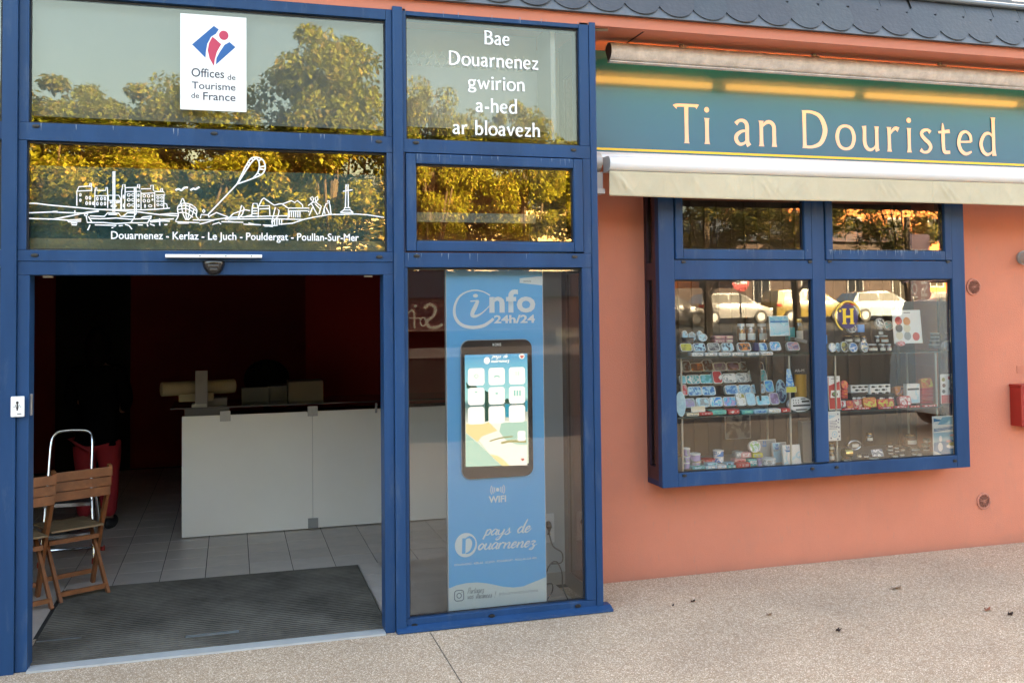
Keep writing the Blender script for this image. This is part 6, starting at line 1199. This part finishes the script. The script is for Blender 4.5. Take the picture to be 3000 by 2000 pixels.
# trees
def leafmesh(seed, m, n=27000, rx=2.2, rz=2.5):
    rr = random.Random(seed); vs, fs = [], []
    cl = []
    for _ in range(95):
        a = rr.uniform(0, 2*pi); u = rr.uniform(-1, 1); r = rr.uniform(.45, 1)**.6; s_ = math.sqrt(1-u*u)
        cl.append((rx*r*s_*cos(a), rx*r*s_*sin(a), rz*r*u*(1 if u > 0 else .85), rr.uniform(.28, .62)))
    for i in range(n):
        c = cl[rr.randrange(len(cl))]; 
        while 1:
            p = [rr.uniform(-1, 1) for _ in range(3)]
            if p[0]**2+p[1]**2+p[2]**2 < 1: break
        x, y, z = c[0]+p[0]*c[3]*1.15, c[1]+p[1]*c[3]*1.15, c[2]+p[2]*c[3]*.75
        L_ = rr.uniform(.11, .21); w = L_*.3; a = rr.uniform(0, 2*pi); dr = rr.uniform(-1.1, .15)
        d = Vector((cos(a)*cos(dr), sin(a)*cos(dr), sin(dr))); sd_ = Vector((-sin(a), cos(a), rr.uniform(-.4, .4))).normalized()
        o = Vector((x, y, z)); k = len(vs)
        vs += [tuple(o), tuple(o+d*L_*.5+sd_*w), tuple(o+d*L_), tuple(o+d*L_*.5-sd_*w)]; fs.append((k, k+1, k+2, k+3))
    me = bpy.data.meshes.new('crown'); me.from_pydata(vs, [], fs); me.materials.append(m); me.materials.append(LF2)
    for p in me.polygons: p.material_index = 1 if rr.random() < .22 else 0
    return me
def leafmat(name, c1, c2):
    m = bpy.data.materials.new(name); m.use_nodes = True; N = m.node_tree.nodes; L = m.node_tree.links; b = N['Principled BSDF']; b.inputs['Roughness'].default_value = .5
    g = N.new('ShaderNodeNewGeometry'); r = N.new('ShaderNodeValToRGB'); r.color_ramp.elements[0].color = (*c1, 1); r.color_ramp.elements[1].color = (*c2, 1)
    L.new(g.outputs['Random Per Island'], r.inputs[0]); L.new(r.outputs[0], b.inputs['Base Color'])
    t = N.new('ShaderNodeBsdfTranslucent'); L.new(r.outputs[0], t.inputs[0]); mx = N.new('ShaderNodeMixShader'); mx.inputs[0].default_value = .5
    L.new(b.outputs[0], mx.inputs[1]); L.new(t.outputs[0], mx.inputs[2]); L.new(mx.outputs[0], N['Material Output'].inputs[0]); return m
LF1 = leafmat('leaf_green', (.24, .27, .03), (.40, .39, .05)); LF2 = leafmat('leaf_gold', (.32, .26, .06), (.45, .32, .07)); LF3 = leafmat('leaf_shaded', (.03, .045, .015), (.085, .095, .025))  # the last set puts the shade on the darker trees into the leaf colour
BARK = mat('bark', (.09, .065, .045), .9, var=.3, scale=12, bump=.6, bscale=30)
crowns = [leafmesh(1, LF1), leafmesh(2, LF1), leafmesh(3, LF3, 10000)]
def tree(x, y, top, rx, k, lab):
    z0 = gzz(y); cz = (top+2.6+z0)/2; hz = (top-2.6-z0)/2
    t = thing('street_tree', lab, 'tree', (x, y, z0), 0, 'trees across the street'); rr = random.Random(int(x*10)+99)
    bm = B(); tube(bm, crom([(0, 0, -.2), (.06, .03, 1.2), (-.05, .05, 2.4), (.05, 0, cz-z0)], 3), [.15-.004*i for i in range(10)], 9)
    for q in range(6):
        a = rr.uniform(0, 2*pi); h0 = rr.uniform(1.7, 2.8); tube(bm, crom([(0, 0, h0), (cos(a)*rx*.3, sin(a)*rx*.3, h0+.9), (cos(a)*rx*.65, sin(a)*rx*.65, cz-z0+hz*rr.uniform(-.1, .6))], 3), [.07, .06, .05, .045, .035, .03, .02], 6)
    obj('trunk', bm, BARK, t)
    o = bpy.data.objects.new('crown', crowns[k]); COL.objects.link(o); o.parent = t; o.location = (0, 0, cz-z0); o.scale = (rx/2.3, rx/2.3, hz/2.75); o.rotation_euler = (0, 0, rr.uniform(0, 6.28))
TL_ = ['tall leafy golden green tree filling the right of the top left pane reflection', 'rounded golden green tree reflected at the far left of the top pane', 'broad golden green tree reflected behind the white emblem poster', 'golden green tree reflected left of the emblem poster', 'small crowned tree reflected at the left of the lettered pane', 'small tree reflected behind the last lettering line of the lettered pane', 'leafy tree left of the reflected ones, outside the glass', 'leafy tree reflected in the small sash', 'dark tree reflected in the left top sash of the shop window', 'dark tree reflected between the two top sashes', 'dark tree reflected in the right top sash', 'leafy tree reflected low in the fanlight behind the drawing', 'golden green tree just left of the emblem poster, second row', 'golden green tree behind the middle lettering lines', 'golden green tree at the left of the top pane, second row']
for i, (x, y, top, rx, k) in enumerate([(2.6, -20, 9.7, 2.3, 0), (-8.4, -19.5, 8.0, 2.5, 1), (-1.0, -20, 8.0, 2.2, 1), (-4.6, -20, 7.9, 2.3, 0), (5.1, -19.5, 8.2, 1.25, 1), (7.8, -20, 7.9, 1.5, 0), (-13, -21, 8.4, 2.6, 1), (10.6, -21, 7.2, 2.0, 0), (14.5, -21, 7.0, 2.2, 2), (19.0, -23, 7.4, 2.4, 2), (24.5, -24, 7.2, 2.3, 2), (1.0, -23, 7.2, 2.4, 1), (-3.0, -21.5, 8.2, 2.0, 0), (6.4, -21, 7.6, 1.6, 1), (-6.6, -22, 8.4, 2.2, 0)]):
    tree(x, y, top, rx, k, TL_[i])
hg = tag(obj('hedge', (lambda rr: (lambda me: me)(leafmesh(5, LF3, 22000, 2.4, 2.4)))(0), None), 'loose dark green shrubbery between the trees across the street', 'shrub'); hg.location = (.8, -27.5, 3.9); hg.scale = (2.6, .7, 1.25)
h2 = hg.copy(); COL.objects.link(h2); h2.location = (-1.8, -30.5, 4.0); h2.rotation_euler = (0, 0, 2.6); h2['label'] = 'dense dark green trees massed behind the shrubbery across the street'
# cafe terrace with dark awning and lettering
cf = thing('cafe_terrace', 'dark brown cafe terrace shelter with lettered valance, reflected in the side light', 'terrace', (0, -9.94, 0))
DK = mat('dark_brown_canvas', (.035, .022, .018), .7, var=.15, scale=2); PKL = mat('pale_edge', (.35, .25, .2), .6)
boxes('awning', DK, cf, (-7, 6.6, -3.6, 0, 2.03, 2.10), (-7, 6.6, -3.6, -3.55, 0, 2.03)); boxes('valance', mat('plum_canvas', (.10, .05, .05), .8), cf, (-7, 6.6, .0, .02, 1.57, 2.06)); boxes('valance_edge', PKL, cf, (-7, 6.6, .021, .03, 1.555, 1.575))
bm = B(); prismx(bm, [(0.0, 2.11), (-3.6, 2.11), (-1.8, 2.62)], -7, 6.6); obj('roof', bm, mat('roof_canvas', (.02, .02, .025), .7), cf)
boxes('rail', mat('grey_rail', (.30, .26, .24), .5), cf, (-7, 6.6, -.05, 0, 1.10, 1.27)); boxes('screen', mat('terrace_screen', (.06, .048, .042), .35, var=.2, scale=3), cf, (-7, 6.6, -.04, -.02, .05, 1.10))
each('post', DARK, cf, *[(x, x+.06, -.06, .0, 0, 2.05) for x in (-6.9, -3.6, -.3, 6.5)])
ink = Ink(0); L_ = mat('cream_print', (.85, .78, .66), .6)
ink.stroke(crom([(p[0], p[1], .05) for p in ((3.08, 1.93), (3.16, 2.0), (3.26, 1.93), (3.22, 1.80), (3.12, 1.72), (3.16, 1.62), (3.30, 1.62), (3.38, 1.67))][::1], 5)); ink.line([(3.09+.05*cos(a/12*2*pi)-.04, 1.71+.07*sin(a/12*2*pi)) for a in range(12)], .028, closed=True); ink.stroke(crom([(2.80, 1.86, .03), (2.86, 1.90, .03), (2.90, 1.84, .03), (2.90, 1.6, .03)], 4)); ink.line([(2.80, 1.77), (3.0, 1.77)], .02); ink.poly(ell(2.92, 1.97, .03, .025, 12))
o = ink.done('lettering', L_, cf); o.location = (0, .035, 0)
for v in o.data.vertices: v.co.y = -v.co.y
# cars
def car(lab, col, x, y, L_=3.9, H_=1.47, Wd_=1.68, kind='hatch', rough=.25, nm='parked_car'):
    z0 = gzz(y); t = thing(nm, lab, 'car', (x, y, z0), 0, 'cars parked across the street' if y < -20 else None)
    m = mat('car_paint_'+str(col), col, rough, coat=.6); f = L_/3.9
    if kind == 'hatch': low = [(-1.9, .35, .62), (-1.86, .3, .9), (-1.4, .28, .93), (-.6, .27, .92), (.4, .27, .92), (1.1, .28, .88), (1.6, .3, .76), (1.92, .36, .60)]; cab = [(-1.8, .96), (-1.45, 1.40), (-.7, H_), (.1, H_-.02), (.55, 1.34), (1.15, .92)]
    else: low = [(-1.92, .35, .8), (-1.9, .3, 1.0), (-1.2, .28, 1.02), (0, .27, 1.0), (.9, .28, .98), (1.4, .3, .9), (1.85, .34, .75), (1.94, .38, .62)]; cab = [(-1.88, 1.0), (-1.75, H_-.08), (-1.0, H_), (.2, H_), (.6, H_-.12), (1.3, .96)]
    bm = B(); rings = []
    for (px, zb, zt) in low:
        w = Wd_/2*(1 if abs(px) < 1.7 else .9); px *= f
        rings.append([bm.verts.new(c) for c in ((px, -w*.95, zb), (px, -w, (zb+zt)/2), (px, -w*.93, zt), (px, w*.93, zt), (px, w, (zb+zt)/2), (px, w*.95, zb))])
    for a, b_ in zip(rings, rings[1:]):
        for k in range(6): bm.faces.new((a[k], a[(k+1) % 6], b_[(k+1) % 6], b_[k]))
    bm.faces.new(rings[0][::-1]); bm.faces.new(rings[-1]); obj('body', bm, m, t, True)
    n = len(cab); bm = B(); A, C = [], []
    for i, (px, z) in enumerate(cab):
        w = Wd_/2*(.92 if z < 1.05 else .74); A.append(bm.verts.new((px*f, w, z-.02))); C.append(bm.verts.new((px*f, -w, z-.02)))
    bm.faces.new(A); bm.faces.new(C[::-1])
    for k in range(n-1): bm.faces.new((A[k], C[k], C[k+1], A[k+1]))
    obj('cabin', bm, m, t)
    gl = mat('car_glass', (.03, .04, .045), .08, coat=.3)
    zt = max(z for _, z in cab)-.12; zb = 1.0; xr = cab[0][0]*f+.32; xf = cab[-1][0]*f-.32; xm = (xr+xf)/2-.05
    for a, b_, c_, d_ in ((xr, xm-.04, xr+.18, xm-.04), (xm+.04, xf, xm+.04, xf-.42)):
        for s_ in (-1, 1):
            bm = B(); wl, wu = Wd_/2*.905, Wd_/2*.785
            vv = [bm.verts.new(c) for c in ((a, s_*wl, zb), (b_, s_*wl, zb), (d_, s_*wu, zt), (c_, s_*wu, zt))]; bm.faces.new(vv); obj('window', bm, gl, t)
    for px in (-1.22*f, 1.22*f):
        for s_ in (-1, 1):
            bm = B(); lathe(bm, [(.001, s_*(Wd_/2-.16)), (.31, s_*(Wd_/2-.16)), (.31, s_*(Wd_/2+.02)), (.21, s_*(Wd_/2+.02))], (px, 0, .31), n=22, axis='Y'); w_ = obj('wheel', bm, BLACK, t, True)
            bm = B(); lathe(bm, [(.001, s_*(Wd_/2+.01)), (.2, s_*(Wd_/2+.025))], (px, 0, .31), n=10, axis='Y'); obj('rim', bm, STEEL, w_)
    boxes('tail_light', mat('tail_red', (.4, .01, .01), .2), t, (-1.93*f, -1.7*f, Wd_/2*.80, Wd_/2*.97, .78, .90)); boxes('head_light', WHITE, t, (1.72*f, 1.9*f, Wd_/2*.75, Wd_/2*.93, .62, .72))
    return t
car('white hatchback parked across the street, reflected in the left shop pane', (.28, .28, .275), 22.5, -34)
car('yellow high roofed family car reflected right of the white hatchback', (.25, .18, .03), 26.6, -34, 4.0, 1.62, kind='mpv')
car('pale blue grey car reflected across the window mullion', (.30, .38, .42), 30.7, -34, 4.1, 1.5)
car('dark grey car reflected at the left edge of the left shop pane', (.12, .12, .13), 18.6, -33, 4.0, 1.45)
car('dull red car reflected beyond the pale blue grey one', (.35, .10, .08), 35.0, -34, 4.0, 1.45)
car('large silver van parked nearer, reflected in the right shop pane', (.62, .64, .64), 12.3, -5.4, 5.0, 2.05, 1.85, 'mpv', nm='parked_van')
# signs and flag
ns = thing('no_entry_sign', 'round red no entry sign on a grey pole, reflected in the left shop pane', 'sign', (17.58, -24.26, gzz(-24.26)))
bm = B(); tube(bm, [(0, 0, 0), (0, 0, 2.5)], .035, 10); obj('pole', bm, mat('galvanised', (.4, .4, .4), .4, metal=.6), ns)
bm = B(); lathe(bm, [(.34, .03), (.34, .045)], (0, 0, 2.15), n=28, axis='Y'); obj('disc', bm, mat('sign_red', (.55, .02, .02), .4), ns); boxes('bar', RIM, ns, (-.25, .25, .046, .05, 2.10, 2.20))
fg = thing('feather_flag', 'mauve vertical flag reading moules frites, reflected in the right shop pane', 'flag', (17.0, -14.2, gzz(-14.2)))
boxes('cloth', mat('mauve_cloth', (.30, .22, .26), .8), fg, (-.26, .34, -.005, .005, 1.5, 3.6)); bm = B(); tube(bm, [(-.28, 0, 0), (-.28, 0, 3.7)], .018, 8); obj('pole', bm, DARK, fg)
for tx_, xo in (('MOULES', -.06), ('FRITES', .24)):
    me = text_mesh(tx_, .02); xs_ = max(v.co.x for v in me.vertices)
    for v in me.vertices: v.co = (xo-(v.co.y*.26-.0), .007, 1.72+v.co.x/xs_*1.5)
    me.materials.clear(); me.materials.append(RIM); obj('lettering', me, None, fg)
pr = thing('parasol', 'pale pink cafe parasol reflected at the top of the right shop pane', 'parasol', (21, -17.5, gzz(-17.5)))
bm = B(); lathe(bm, [(1.5, 2.3), (.8, 2.62), (.02, 2.9)], n=8); obj('canopy', bm, mat('pink_canvas', (.5, .3, .3), .8), pr); bm = B(); tube(bm, [(0, 0, 0), (0, 0, 2.85)], .025, 8); obj('pole', bm, DARK, pr)
# thin high cloud is left to the sky; a hill line closes the horizon behind
bm = B(); prismx(bm, [(-150, 0), (-160, 9), (-200, 11), (-240, 0)], -200, 260); tag(obj('hills', bm, mat('far_trees', (.05, .07, .03), .9, var=.3, scale=.05)), kind='structure')
